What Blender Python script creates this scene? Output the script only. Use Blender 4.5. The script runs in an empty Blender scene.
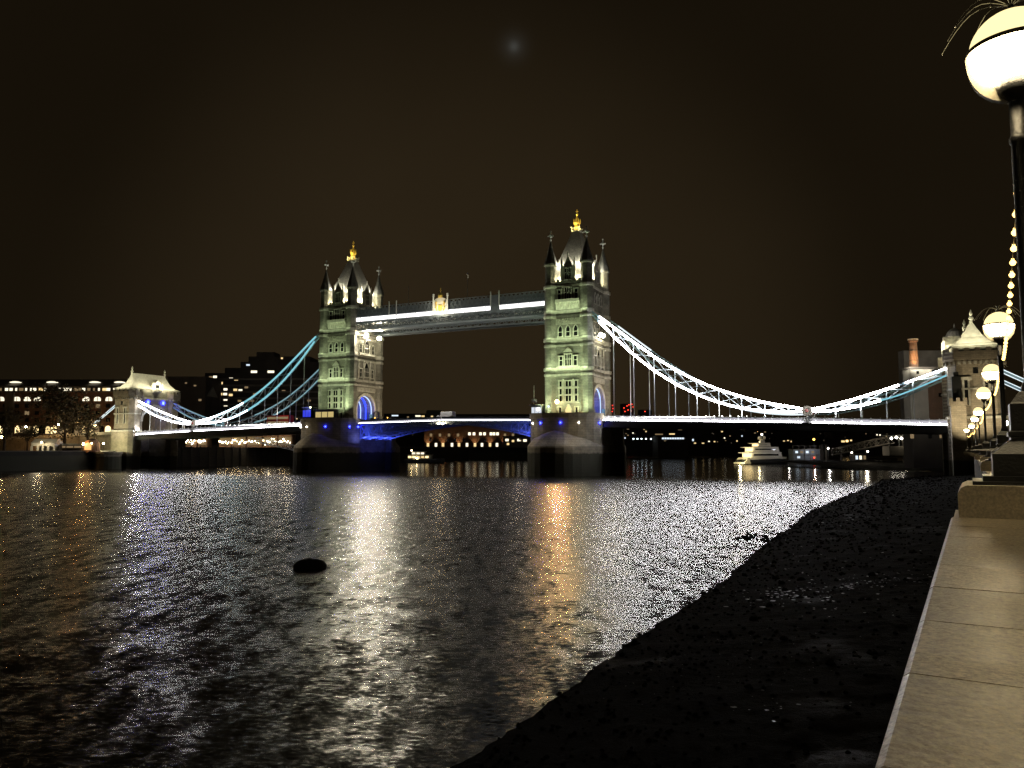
import bpy, math, random
import numpy as np
from mathutils import Vector, Matrix
random.seed(7)
R = math.radians
scene = bpy.context.scene
col = scene.collection

# ------------------------------------------------------------------ camera, sky, moon, exposure
PITCH = math.atan(66 / 769.0)
CAMZ = 7.0
cam_d = bpy.data.cameras.new("camera")
cam = bpy.data.objects.new("camera", cam_d); col.objects.link(cam)
cam.location = (0, 0, CAMZ)
cam.rotation_euler = (math.pi / 2 + PITCH, 0, 0)
cam_d.sensor_width = 36.0
cam_d.lens = 36.0 * 769.0 / 1024.0
cam_d.clip_start = 0.05
cam_d.clip_end = 9000
scene.camera = cam

scene.view_settings.view_transform = 'Standard'
scene.view_settings.look = 'None'
scene.view_settings.exposure = 0.0
scene.view_settings.gamma = 1.0
scene.view_settings.use_curve_mapping = False
cy = scene.cycles
cy.use_denoising = True
cy.denoising_prefilter = 'NONE'
cy.max_bounces = 6
cy.diffuse_bounces = 3
cy.glossy_bounces = 3
cy.sample_clamp_indirect = 6.0
cy.sample_clamp_direct = 0.0
cy.use_light_tree = True
cy.blur_glossy = 0.5
cy.caustics_reflective = False
cy.caustics_refractive = False

world = bpy.data.worlds.new("World"); scene.world = world
world.use_nodes = True
wn = world.node_tree; wn.nodes.clear()
MOON_EL, MOON_AZ = R(28.6), R(0.15)          # moon behind thin cloud, straight over the bridge
mdir = Vector((math.sin(MOON_AZ) * math.cos(MOON_EL), math.cos(MOON_AZ) * math.cos(MOON_EL), math.sin(MOON_EL)))
def wnode(t, **k):
    n = wn.nodes.new(t)
    for a, b in k.items(): setattr(n, a, b)
    return n
geo = wnode('ShaderNodeTexCoord')
sky = wnode('ShaderNodeTexSky', sky_type='NISHITA', sun_disc=False, sun_elevation=R(-9), sun_rotation=R(0))
nz = wnode('ShaderNodeTexNoise'); nz.inputs['Scale'].default_value = 2.2; nz.inputs['Detail'].default_value = 3
wn.links.new(geo.outputs['Generated'], nz.inputs['Vector'])
ramp = wnode('ShaderNodeValToRGB')
ramp.color_ramp.elements[0].position = 0.3; ramp.color_ramp.elements[0].color = (0.0110, 0.0074, 0.0035, 1)
ramp.color_ramp.elements[1].position = 0.75; ramp.color_ramp.elements[1].color = (0.0145, 0.0099, 0.0049, 1)
wn.links.new(nz.outputs['Fac'], ramp.inputs['Fac'])
dot = wnode('ShaderNodeVectorMath', operation='DOT_PRODUCT'); dot.inputs[1].default_value = mdir
wn.links.new(geo.outputs['Generated'], dot.inputs[0])
acos = wnode('ShaderNodeMath', operation='ARCCOSINE'); wn.links.new(dot.outputs['Value'], acos.inputs[0])
def gauss(sig, amp):
    a = wnode('ShaderNodeMath', operation='DIVIDE'); a.inputs[1].default_value = sig; wn.links.new(acos.outputs[0], a.inputs[0])
    b = wnode('ShaderNodeMath', operation='POWER'); b.inputs[1].default_value = 2; wn.links.new(a.outputs[0], b.inputs[0])
    c = wnode('ShaderNodeMath', operation='MULTIPLY'); c.inputs[1].default_value = -1; wn.links.new(b.outputs[0], c.inputs[0])
    d = wnode('ShaderNodeMath', operation='EXPONENT'); wn.links.new(c.outputs[0], d.inputs[0])
    e = wnode('ShaderNodeMath', operation='MULTIPLY'); e.inputs[1].default_value = amp; wn.links.new(d.outputs[0], e.inputs[0])
    return e
g1, g2 = gauss(R(0.32), 0.024), gauss(R(0.8), 0.012)
gs = wnode('ShaderNodeMath', operation='ADD'); wn.links.new(g1.outputs[0], gs.inputs[0]); wn.links.new(g2.outputs[0], gs.inputs[1])
mc = wnode('ShaderNodeVectorMath', operation='SCALE'); mc.inputs[0].default_value = (0.92, 1.0, 0.97)
wn.links.new(gs.outputs[0], mc.inputs['Scale'])
sk = wnode('ShaderNodeVectorMath', operation='SCALE'); sk.inputs['Scale'].default_value = 0.05
wn.links.new(sky.outputs[0], sk.inputs[0])
# city glow: brighter low down and over the lit bridge
sep = wnode('ShaderNodeSeparateXYZ'); wn.links.new(geo.outputs['Generated'], sep.inputs[0])
el = wnode('ShaderNodeMapRange'); el.interpolation_type = 'SMOOTHSTEP'
for i_, v_ in ((1, 0.0), (2, 0.62), (3, 0.74), (4, 0.58)): el.inputs[i_].default_value = v_
wn.links.new(sep.outputs[2], el.inputs[0])
gdot = wnode('ShaderNodeVectorMath', operation='DOT_PRODUCT'); gdot.inputs[1].default_value = Vector((-0.05, 0.99, 0.09)).normalized()
wn.links.new(geo.outputs['Generated'], gdot.inputs[0])
gl = wnode('ShaderNodeMapRange'); gl.interpolation_type = 'SMOOTHSTEP'
for i_, v_ in ((1, 0.86), (2, 1.0), (3, 0.0), (4, 1.15)): gl.inputs[i_].default_value = v_
wn.links.new(gdot.outputs['Value'], gl.inputs[0])
gsum = wnode('ShaderNodeMath', operation='ADD'); wn.links.new(el.outputs[0], gsum.inputs[0]); wn.links.new(gl.outputs[0], gsum.inputs[1])
rsc = wnode('ShaderNodeVectorMath', operation='SCALE'); wn.links.new(ramp.outputs['Color'], rsc.inputs[0]); wn.links.new(gsum.outputs[0], rsc.inputs['Scale'])
ad = wnode('ShaderNodeVectorMath', operation='ADD'); wn.links.new(rsc.outputs[0], ad.inputs[0]); wn.links.new(mc.outputs[0], ad.inputs[1])
ad2 = wnode('ShaderNodeVectorMath', operation='ADD'); wn.links.new(ad.outputs[0], ad2.inputs[0]); wn.links.new(sk.outputs[0], ad2.inputs[1])
bg = wnode('ShaderNodeBackground'); bg.inputs['Strength'].default_value = 1.0
wn.links.new(ad2.outputs[0], bg.inputs['Color'])
wo = wnode('ShaderNodeOutputWorld'); wn.links.new(bg.outputs[0], wo.inputs['Surface'])

sun_d = bpy.data.lights.new("moonlight", 'SUN'); sun_d.energy = 0.004; sun_d.angle = R(2); sun_d.color = (0.85, 0.92, 1.0)
sun = bpy.data.objects.new("moonlight", sun_d); col.objects.link(sun)
sun.rotation_euler = mdir.to_track_quat('Z', 'Y').to_euler()

# ------------------------------------------------------------------ helpers
def at(px, py, Y):
    """world point seen at picture position px, py at depth Y in front of the viewpoint"""
    a, b = (px - 512) / 769.0, (384 - py) / 769.0
    d = Vector((a, math.cos(PITCH) - b * math.sin(PITCH), math.sin(PITCH) + b * math.cos(PITCH)))
    return Vector((0, 0, CAMZ)) + d * (Y / d.y)

class MB:
    def __init__(s): s.v = []; s.f = []
    def add(s, vs, fs):
        o = len(s.v); s.v += [tuple(p) for p in vs]; s.f += [tuple(i + o for i in f) for f in fs]; return s
    def box(s, x0, x1, y0, y1, z0, z1):
        return s.add([(x0,y0,z0),(x1,y0,z0),(x1,y1,z0),(x0,y1,z0),(x0,y0,z1),(x1,y0,z1),(x1,y1,z1),(x0,y1,z1)],
              [(0,3,2,1),(4,5,6,7),(0,1,5,4),(1,2,6,5),(2,3,7,6),(3,0,4,7)])
    def bar(s, p, q, w, h=None):
        h = h or w; p, q = Vector(p), Vector(q); d = (q - p)
        if d.length < 1e-6: return s
        d.normalize(); up = Vector((0,0,1)) if abs(d.z) < 0.95 else Vector((1,0,0))
        a = d.cross(up).normalized() * w / 2; b = a.normalized().cross(d).normalized() * h / 2
        return s.add([p-a-b,p+a-b,p+a+b,p-a+b,q-a-b,q+a-b,q+a+b,q-a+b],
              [(0,1,2,3),(7,6,5,4),(0,4,5,1),(1,5,6,2),(2,6,7,3),(3,7,4,0)])
    def strip(s, pts, w, h):
        for a, b in zip(pts[:-1], pts[1:]): s.bar(a, b, w, h)
        return s
    def tube(s, pts, r, n=8, taper=None):
        pts = [Vector(p) for p in pts]; rings = []
        prev = None
        for i, p in enumerate(pts):
            d = (pts[min(i+1, len(pts)-1)] - pts[max(i-1, 0)]).normalized()
            if prev is None:
                up = Vector((0,0,1)) if abs(d.z) < 0.9 else Vector((1,0,0))
                a = d.cross(up).normalized()
            else:
                a = (prev - d * prev.dot(d)).normalized()
            prev = a; b = d.cross(a)
            rr = r if taper is None else r + (taper - r) * i / (len(pts) - 1)
            rings.append([p + (a * math.cos(2*math.pi*k/n) + b * math.sin(2*math.pi*k/n)) * rr for k in range(n)])
        vs = [v for ring in rings for v in ring]; fs = []
        for i in range(len(pts) - 1):
            for k in range(n):
                fs.append((i*n+k, i*n+(k+1)%n, (i+1)*n+(k+1)%n, (i+1)*n+k))
        fs.append(tuple(reversed(range(n)))); fs.append(tuple(range((len(pts)-1)*n, len(pts)*n)))
        return s.add(vs, fs)
    def lathe(s, prof, cx=0, cy=0, n=16, rot=0.0, sx=1, sy=1):
        vs = []; fs = []
        for r, z in prof:
            for k in range(n):
                t = 2*math.pi*(k+rot)/n
                vs.append((cx + r*sx*math.cos(t), cy + r*sy*math.sin(t), z))
        m = len(prof)
        for i in range(m-1):
            for k in range(n):
                fs.append((i*n+k, i*n+(k+1)%n, (i+1)*n+(k+1)%n, (i+1)*n+k))
        fs.append(tuple(reversed(range(n)))); fs.append(tuple(range((m-1)*n, m*n)))
        return s.add(vs, fs)
    def extrude(s, poly, vec):
        n = len(poly); vec = Vector(vec)
        vs = [Vector(p) for p in poly] + [Vector(p) + vec for p in poly]
        fs = [tuple(reversed(range(n))), tuple(range(n, 2*n))] + [(k, (k+1)%n, n+(k+1)%n, n+k) for k in range(n)]
        return s.add(vs, fs)
    def sphere(s, c, r, n=16, m=10, z0=-1.0, z1=1.0, sz=1.0):
        t0, t1 = math.acos(z1), math.acos(z0)
        prof = [(r*math.sin(t1+(t0-t1)*i/m), c[2] + sz*r*math.cos(t1+(t0-t1)*i/m)) for i in range(m+1)]
        prof = [(max(a, 1e-4), z) for a, z in prof]
        return s.lathe(prof, c[0], c[1], n)
    def build(s, name, mat, parent=None, smooth=False, loc=None):
        me = bpy.data.meshes.new(name); me.from_pydata(s.v, [], s.f); me.update()
        if smooth:
            for p in me.polygons: p.use_smooth = True
        if mat: me.materials.append(mat)
        o = bpy.data.objects.new(name, me); col.objects.link(o)
        if parent: o.parent = parent
        if loc: o.location = loc
        return o

def tag(o, label=None, cat=None, group=None, kind=None):
    if label: o['label'] = label
    if cat: o['category'] = cat
    if group: o['group'] = group
    if kind: o['kind'] = kind
    return o
def empty(name, loc, rz=0.0):
    o = bpy.data.objects.new(name, None); col.objects.link(o); o.location = loc; o.rotation_euler = (0, 0, rz)
    o.empty_display_size = 0.2
    return o
def thing(name, label, cat, loc=(0,0,0), rz=0.0, group=None):
    return tag(empty(name, loc, rz), label, cat, group)
def inst(me_obj, name, parent, loc=(0,0,0), rot=(0,0,0), scale=(1,1,1)):
    o = bpy.data.objects.new(name, me_obj.data if hasattr(me_obj, 'data') else me_obj); col.objects.link(o)
    o.parent = parent; o.location = loc; o.rotation_euler = rot; o.scale = scale
    return o
def copy_tree(o, parent=None):
    c = o.copy(); col.objects.link(c)
    if parent: c.parent = parent
    for ch in o.children: copy_tree(ch, c)
    return c
def light(kind, name, loc, energy, color, parent=None, size=0.3, aim=None, spot=60, blend=0.6, sizey=None):
    d = bpy.data.lights.new(name, kind); d.energy = energy; d.color = color
    if kind == 'POINT' or kind == 'SPOT': d.shadow_soft_size = size
    if kind == 'SPOT': d.spot_size = R(spot); d.spot_blend = blend
    if kind == 'AREA':
        d.shape = 'RECTANGLE'; d.size = size; d.size_y = sizey or size
    o = bpy.data.objects.new(name, d); col.objects.link(o); o.location = loc
    if parent: o.parent = parent
    if aim is not None:
        v = Vector(aim) - Vector(loc)
        o.rotation_euler = v.to_track_quat('-Z', 'Y').to_euler()
    return o

# ------------------------------------------------------------------ materials
def newmat(name):
    m = bpy.data.materials.new(name); m.use_nodes = True
    nt = m.node_tree; b = nt.nodes['Principled BSDF']
    return m, nt, b
def nd(nt, t, **k):
    n = nt.nodes.new(t)
    for a, b in k.items(): setattr(n, a, b)
    return n
def plain(name, c, rough=0.6, metal=0.0, var=0.15, scale=1.5, bump=0.0, bscale=8.0):
    m, nt, b = newmat(name)
    b.inputs['Roughness'].default_value = rough; b.inputs['Metallic'].default_value = metal
    tc = nd(nt, 'ShaderNodeTexCoord')
    n = nd(nt, 'ShaderNodeTexNoise'); n.inputs['Scale'].default_value = scale; n.inputs['Detail'].default_value = 5
    nt.links.new(tc.outputs['Object'], n.inputs['Vector'])
    r = nd(nt, 'ShaderNodeValToRGB')
    r.color_ramp.elements[0].position = 0.25; r.color_ramp.elements[1].position = 0.75
    r.color_ramp.elements[0].color = tuple(x * (1 - var) for x in c) + (1,)
    r.color_ramp.elements[1].color = tuple(min(1, x * (1 + var)) for x in c) + (1,)
    nt.links.new(n.outputs['Fac'], r.inputs['Fac']); nt.links.new(r.outputs['Color'], b.inputs['Base Color'])
    if bump:
        n2 = nd(nt, 'ShaderNodeTexNoise'); n2.inputs['Scale'].default_value = bscale; n2.inputs['Detail'].default_value = 6
        nt.links.new(tc.outputs['Object'], n2.inputs['Vector'])
        bp = nd(nt, 'ShaderNodeBump'); bp.inputs['Strength'].default_value = bump; bp.inputs['Distance'].default_value = 0.1
        nt.links.new(n2.outputs['Fac'], bp.inputs['Height']); nt.links.new(bp.outputs['Normal'], b.inputs['Normal'])
    return m
def emit(name, c, s):
    m, nt, b = newmat(name)
    b.inputs['Base Color'].default_value = (0.02, 0.02, 0.02, 1)
    b.inputs['Emission Color'].default_value = tuple(c) + (1,); b.inputs['Emission Strength'].default_value = s
    return m
def masonry(name, c1, c2, mortar, bw=1.2, bh=0.45, tide=None, bump=0.35, rough=0.8, ms=0.025, blot=0.5):
    m, nt, b = newmat(name); b.inputs['Roughness'].default_value = rough
    tc = nd(nt, 'ShaderNodeTexCoord'); sp = nd(nt, 'ShaderNodeSeparateXYZ'); nt.links.new(tc.outputs['Object'], sp.inputs[0])
    a = nd(nt, 'ShaderNodeMath', operation='ADD'); nt.links.new(sp.outputs[0], a.inputs[0]); nt.links.new(sp.outputs[1], a.inputs[1])
    cb = nd(nt, 'ShaderNodeCombineXYZ'); nt.links.new(a.outputs[0], cb.inputs[0]); nt.links.new(sp.outputs[2], cb.inputs[1])
    br = nd(nt, 'ShaderNodeTexBrick'); br.inputs['Scale'].default_value = 1.0
    br.inputs['Brick Width'].default_value = bw; br.inputs['Row Height'].default_value = bh
    br.inputs['Mortar Size'].default_value = ms; br.inputs['Mortar Smooth'].default_value = 0.3
    br.inputs['Color1'].default_value = c1 + (1,); br.inputs['Color2'].default_value = c2 + (1,); br.inputs['Mortar'].default_value = mortar + (1,)
    nt.links.new(cb.outputs[0], br.inputs['Vector'])
    n = nd(nt, 'ShaderNodeTexNoise'); n.inputs['Scale'].default_value = 0.35; n.inputs['Detail'].default_value = 7; n.inputs['Roughness'].default_value = 0.65
    nt.links.new(tc.outputs['Object'], n.inputs['Vector'])
    r = nd(nt, 'ShaderNodeValToRGB'); r.color_ramp.elements[0].position = 0.3; r.color_ramp.elements[1].position = 0.7
    r.color_ramp.elements[0].color = (1 - blot,) * 3 + (1,); r.color_ramp.elements[1].color = (1, 1, 1, 1)
    nt.links.new(n.outputs['Fac'], r.inputs['Fac'])
    mx = nd(nt, 'ShaderNodeMix', data_type='RGBA', blend_type='MULTIPLY'); mx.inputs[0].default_value = 1
    nt.links.new(br.outputs['Color'], mx.inputs[6]); nt.links.new(r.outputs['Color'], mx.inputs[7])
    out = mx.outputs[2]
    if tide is not None:                       # weed and wet stone below the high-water mark
        t = nd(nt, 'ShaderNodeMath', operation='MULTIPLY_ADD'); t.inputs[1].default_value = 1.5
        nt.links.new(n.outputs['Fac'], t.inputs[0]); nt.links.new(sp.outputs[2], t.inputs[2])
        mr = nd(nt, 'ShaderNodeMapRange'); mr.inputs[1].default_value = tide + 0.55; mr.inputs[2].default_value = tide + 1.0
        nt.links.new(t.outputs[0], mr.inputs[0])
        m2 = nd(nt, 'ShaderNodeMix', data_type='RGBA'); m2.inputs[6].default_value = (0.045, 0.043, 0.026, 1)
        nt.links.new(mr.outputs[0], m2.inputs[0]); nt.links.new(out, m2.inputs[7]); out = m2.outputs[2]
    nt.links.new(out, b.inputs['Base Color'])
    n2 = nd(nt, 'ShaderNodeTexNoise'); n2.inputs['Scale'].default_value = 4; n2.inputs['Detail'].default_value = 6
    nt.links.new(tc.outputs['Object'], n2.inputs['Vector'])
    h = nd(nt, 'ShaderNodeMath', operation='SUBTRACT'); nt.links.new(n2.outputs['Fac'], h.inputs[0]); nt.links.new(br.outputs['Fac'], h.inputs[1])
    bp = nd(nt, 'ShaderNodeBump'); bp.inputs['Strength'].default_value = bump; bp.inputs['Distance'].default_value = 0.12
    nt.links.new(h.outputs[0], bp.inputs['Height']); nt.links.new(bp.outputs['Normal'], b.inputs['Normal'])
    return m

M = {}
M['stone'] = masonry('tower_stone', (0.38,0.37,0.31), (0.28,0.275,0.235), (0.18,0.17,0.145), 1.1, 0.45, blot=0.65)
M['trim'] = plain('pale_stone_trim', (0.47,0.46,0.40), 0.7, var=0.3, scale=1.2, bump=0.2)
M['granite'] = masonry('pier_granite', (0.42,0.36,0.27), (0.32,0.28,0.21), (0.14,0.12,0.09), 1.6, 0.7, tide=6.2)
M['shade_granite'] = masonry('shaded_cutwater_granite', (0.20,0.175,0.13), (0.15,0.135,0.10), (0.07,0.06,0.045), 1.6, 0.7, tide=6.2)  # darker copy of the pier granite, shade put into the colour
M['gate'] = masonry('gateway_stone', (0.42,0.37,0.28), (0.33,0.29,0.22), (0.2,0.17,0.13), 1.0, 0.42, tide=4.6)
M['lead'] = plain('pale_lead_roof', (0.46,0.45,0.40), 0.55, var=0.2, scale=1.2, bump=0.25, bscale=3)
M['slate'] = plain('roof_slate', (0.44,0.43,0.38), 0.6, var=0.35, scale=2.5, bump=0.4, bscale=5)
M['darkslate'] = plain('spire_slate', (0.16,0.16,0.15), 0.6, var=0.3, bump=0.3)
M['gold'] = plain('gilding', (0.85,0.60,0.14), 0.42, 0.35, var=0.1)
M['glass'] = plain('dark_window_glass', (0.012,0.013,0.014), 0.12)
M['whitepaint'] = plain('white_steel_paint', (0.72,0.74,0.74), 0.45, var=0.1)
M['bracepaint'] = plain('pale_grey_blue_bracing', (0.34,0.39,0.42), 0.5, var=0.12)
M['ringmetal'] = plain('weathered_ring_metal', (0.13,0.12,0.09), 0.55, 0.2, var=0.3, scale=20)
M['bluepaint'] = plain('pale_blue_steel_paint', (0.28,0.44,0.52), 0.45, var=0.15)
M['tealpaint'] = plain('teal_steel_paint', (0.12,0.25,0.28), 0.45, var=0.15)
M['bascule'] = plain('bascule_blue_paint', (0.32,0.42,0.62), 0.4, var=0.15)
M['darksteel'] = plain('dark_girder_paint', (0.035,0.04,0.045), 0.5, var=0.3)
M['walksteel'] = plain('walkway_grey_blue_paint', (0.17,0.20,0.23), 0.5, var=0.2)
M['asphalt'] = plain('asphalt', (0.05,0.05,0.05), 0.85)
M['led_white'] = emit('led_white', (1.0,0.98,1.0), 58)
M['led_white_far'] = emit('led_white_far_span', (1.0,0.98,1.0), 24)
M['led_soft'] = emit('led_soft_white', (0.85,0.95,1.0), 1.1)
M['led_cyan'] = emit('led_cyan', (0.22,0.56,0.64), 1.15)
M['led_pale'] = emit('led_pale_cyan', (0.62,0.90,1.0), 8)
M['led_blue'] = emit('led_blue', (0.03,0.06,1.0), 2.4)
M['led_ice'] = emit('led_ice_blue', (0.45,0.6,1.0), 1.6)
M['parapet_glow'] = emit('self_lit_parapet_panel', (0.92,0.89,1.0), 0.5)  # glow put into the panel, for the LED wash on white paint
M['led_line_far'] = emit('parapet_led_line_far_span', (0.97,0.95,1.0), 17)
M['led_line_mid'] = emit('parapet_led_line_mid_span', (0.97,0.95,1.0), 16)
M['led_line'] = emit('parapet_led_line', (0.97,0.95,1.0), 32)
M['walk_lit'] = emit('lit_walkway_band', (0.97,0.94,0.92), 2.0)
M['win_warm'] = emit('window_warm_light', (1.0,0.72,0.32), 1.1)
M['win_white'] = emit('window_white_light', (1.0,0.90,0.66), 1.5)
M['win_dim'] = emit('window_dim_light', (1.0,0.70,0.36), 0.22)
M['win_faint'] = emit('window_faint_light', (1.0,0.8,0.55), 0.07)
M['win_cool'] = emit('window_cool_light', (0.75,0.88,1.0), 1.1)
M['lamp_warm'] = emit('lamp_warm', (1.0,0.74,0.36), 50)
M['lamp_amber'] = emit('amber_kiosk_lamp', (1.0,0.50,0.16), 420)
M['blue_marker'] = emit('blue_marker_lamp', (0.010,0.016,1.0), 60)
M['lamp_white'] = emit('lamp_white', (1.0,0.93,0.78), 16)
M['lamp_red'] = emit('lamp_red', (1.0,0.06,0.03), 3)
M['lamp_orange'] = emit('lamp_orange', (1.0,0.5,0.08), 8)
M['globe_low'] = emit('globe_lower_glass', (1.0,0.79,0.45), 80)
M['globe_top'] = emit('globe_upper_glass', (1.0,0.80,0.38), 1.5)
M['bulb'] = emit('festoon_bulb_glass', (1.0,0.62,0.17), 5)
M['led_pale2'] = emit('quay_lamp_pale', (0.8,0.95,1.0), 5)
M['lamp_soft2'] = emit('lamp_soft_orange', (1.0,0.62,0.22), 3.5)
M['lamp_soft'] = emit('arcade_glow', (1.0,0.74,0.34), 2.4)
M['shop_glow'] = emit('shop_glow', (1.0,0.62,0.24), 0.16)
M['lamp_orange_soft'] = emit('kiosk_glow', (1.0,0.50,0.16), 1.2)
M['yachtlit'] = plain('yacht_stern_paint', (0.8,0.76,0.62), 0.4)
M['win_cool2'] = emit('cabin_pane_white', (0.85,0.9,1.0), 0.8)
M['win_kiosk'] = emit('kiosk_pane_yellow', (1.0,0.78,0.30), 0.55)
M['led_blue2'] = emit('cabin_blue_pane', (0.05,0.07,0.9), 0.8)
M['flood_lens'] = emit('floodlight_lens', (1.0,0.90,0.66), 1700)
M['flood_lens_mid'] = emit('gateway_floodlight_lens', (1.0,0.92,0.75), 220)
M['flood_lens_small'] = emit('small_floodlight_lens', (1.0,0.90,0.62), 300)
M['amber_lens'] = emit('amber_lamp_lens', (1.0,0.52,0.17), 1900)
M['green_lens'] = emit('pier_floodlight_lens', (0.95,1.0,0.72), 900)
M['rustblack'] = plain('tarred_steel', (0.010,0.010,0.010), 0.8, var=0.3, bump=0.3)
M['iron'] = plain('black_cast_iron', (0.018,0.019,0.021), 0.42, 0.3, var=0.2, scale=6, bump=0.15, bscale=40)
M['whitewire'] = plain('steel_wire', (0.5,0.5,0.48), 0.3, 0.8)
M['brick'] = masonry('red_brick', (0.24,0.11,0.06), (0.17,0.08,0.045), (0.2,0.17,0.13), 0.5, 0.18, blot=0.3)
M['concrete'] = plain('weathered_concrete', (0.16,0.145,0.125), 0.85, var=0.3, scale=0.3)
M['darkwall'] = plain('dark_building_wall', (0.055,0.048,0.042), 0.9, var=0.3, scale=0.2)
M['palewall'] = plain('pale_boarded_wall', (0.42,0.40,0.36), 0.8, var=0.2, scale=0.3)
M['canvas'] = plain('white_canvas', (0.62,0.60,0.54), 0.8, var=0.08)
M['quay'] = masonry('quay_wall_stone', (0.045,0.04,0.03), (0.03,0.028,0.022), (0.02,0.02,0.015), 1.4, 0.6, tide=5.0)
M['timber'] = plain('black_timber', (0.03,0.025,0.02), 0.85, var=0.4)
M['bark'] = plain('bark', (0.06,0.045,0.035), 0.9, var=0.3, scale=4)
M['leaf'] = plain('autumn_leaves', (0.075,0.06,0.028), 0.8, var=0.4, scale=0.6)
M['red'] = plain('red_bus_paint', (0.5,0.02,0.02), 0.35, var=0.05)
M['vanwhite'] = plain('white_van_paint', (0.8,0.8,0.78), 0.35, var=0.04)
M['hull'] = plain('black_hull_paint', (0.02,0.022,0.028), 0.35, var=0.2)
M['boatwhite'] = plain('white_boat_paint', (0.75,0.73,0.68), 0.35, var=0.05)
M['tyre'] = plain('rubber', (0.02,0.02,0.02), 0.8)
M['blueboard'] = plain('blue_hoarding', (0.06,0.16,0.36), 0.6, var=0.1)

# water: dark river with wind ripples, calmer under and beyond the bridge
def water_mat():
    m, nt, b = newmat('river_water')
    b.inputs['Base Color'].default_value = (0.018, 0.016, 0.011, 1)
    b.inputs['IOR'].default_value = 1.33
    b.inputs['Roughness'].default_value = 0.16
    tc = nd(nt, 'ShaderNodeTexCoord')
    def noise(sx, sy, rot, detail, dist=0.0, rough=0.55):
        mp = nd(nt, 'ShaderNodeMapping'); mp.inputs['Scale'].default_value = (sx, sy, 1); mp.inputs['Rotation'].default_value = (0, 0, R(rot))
        nt.links.new(tc.outputs['Object'], mp.inputs['Vector'])
        n = nd(nt, 'ShaderNodeTexNoise'); n.inputs['Scale'].default_value = 1; n.inputs['Detail'].default_value = detail
        n.inputs['Distortion'].default_value = dist; n.inputs['Roughness'].default_value = rough
        nt.links.new(mp.outputs[0], n.inputs['Vector']); return n.outputs['Fac']
    def mul(a, k):
        x = nd(nt, 'ShaderNodeMath', operation='MULTIPLY'); nt.links.new(a, x.inputs[0])
        if isinstance(k, float): x.inputs[1].default_value = k
        else: nt.links.new(k, x.inputs[1])
        return x.outputs[0]
    def add(a, c):
        x = nd(nt, 'ShaderNodeMath', operation='ADD'); nt.links.new(a, x.inputs[0]); nt.links.new(c, x.inputs[1]); return x.outputs[0]
    def slope(sx, sy, rot, detail, ax, ay):
        """a field of surface slopes: crests lie across the wind, longer than they are deep"""
        mp = nd(nt, 'ShaderNodeMapping'); mp.inputs['Scale'].default_value = (sx, sy, 1); mp.inputs['Rotation'].default_value = (0, 0, R(rot))
        nt.links.new(tc.outputs['Object'], mp.inputs['Vector'])
        n = nd(nt, 'ShaderNodeTexNoise'); n.inputs['Scale'].default_value = 1; n.inputs['Detail'].default_value = detail; n.inputs['Roughness'].default_value = 0.55; n.inputs['Distortion'].default_value = 0.4
        nt.links.new(mp.outputs[0], n.inputs['Vector'])
        v = nd(nt, 'ShaderNodeVectorMath', operation='SUBTRACT'); v.inputs[1].default_value = (0.5, 0.5, 0.5); nt.links.new(n.outputs['Color'], v.inputs[0])
        m_ = nd(nt, 'ShaderNodeVectorMath', operation='MULTIPLY'); m_.inputs[1].default_value = (ax, ay, 0); nt.links.new(v.outputs[0], m_.inputs[0])
        return m_.outputs[0]
    def vadd(a, c):
        x = nd(nt, 'ShaderNodeVectorMath', operation='ADD'); nt.links.new(a, x.inputs[0]); nt.links.new(c, x.inputs[1]); return x.outputs[0]
    sl = vadd(vadd(slope(1.25, 0.42, 6, 1, 0.32, 0.42), slope(2.0, 4.0, -12, 2, 0.38, 0.40)), slope(5.2, 10.5, 14, 1.4, 0.48, 0.46))
    patch = noise(0.012, 0.03, 5, 3)
    pr = nd(nt, 'ShaderNodeMapRange'); pr.inputs[1].default_value = 0.3; pr.inputs[2].default_value = 0.7; pr.inputs[3].default_value = 0.75; pr.inputs[4].default_value = 1.15
    nt.links.new(patch, pr.inputs[0])
    sp = nd(nt, 'ShaderNodeSeparateXYZ'); nt.links.new(tc.outputs['Object'], sp.inputs[0])
    # slack water in the lee of the bridge
    k = nd(nt, 'ShaderNodeMath', operation='MULTIPLY_ADD'); k.inputs[1].default_value = 0.30; nt.links.new(sp.outputs[0], k.inputs[0]); nt.links.new(sp.outputs[1], k.inputs[2])
    cr = nd(nt, 'ShaderNodeMapRange'); cr.inputs[1].default_value = 182; cr.inputs[2].default_value = 205; cr.inputs[3].default_value = 1.0; cr.inputs[4].default_value = 0.12
    nt.links.new(k.outputs[0], cr.inputs[0])
    amp = mul(pr.outputs[0], cr.outputs[0])
    sc_ = nd(nt, 'ShaderNodeVectorMath', operation='SCALE'); nt.links.new(sl, sc_.inputs[0]); nt.links.new(amp, sc_.inputs['Scale'])
    up = nd(nt, 'ShaderNodeVectorMath', operation='ADD'); up.inputs[1].default_value = (0, 0, 1); nt.links.new(sc_.outputs[0], up.inputs[0])
    nm = nd(nt, 'ShaderNodeVectorMath', operation='NORMALIZE'); nt.links.new(up.outputs[0], nm.inputs[0])
    nt.links.new(nm.outputs[0], b.inputs['Normal'])
    # slack water is also smoother to the touch of light
    rr = nd(nt, 'ShaderNodeMapRange'); rr.inputs[1].default_value = 182; rr.inputs[2].default_value = 205; rr.inputs[3].default_value = 0.27; rr.inputs[4].default_value = 0.14
    nt.links.new(k.outputs[0], rr.inputs[0]); nt.links.new(rr.outputs[0], b.inputs['Roughness'])
    return m
M['water'] = water_mat()

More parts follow.
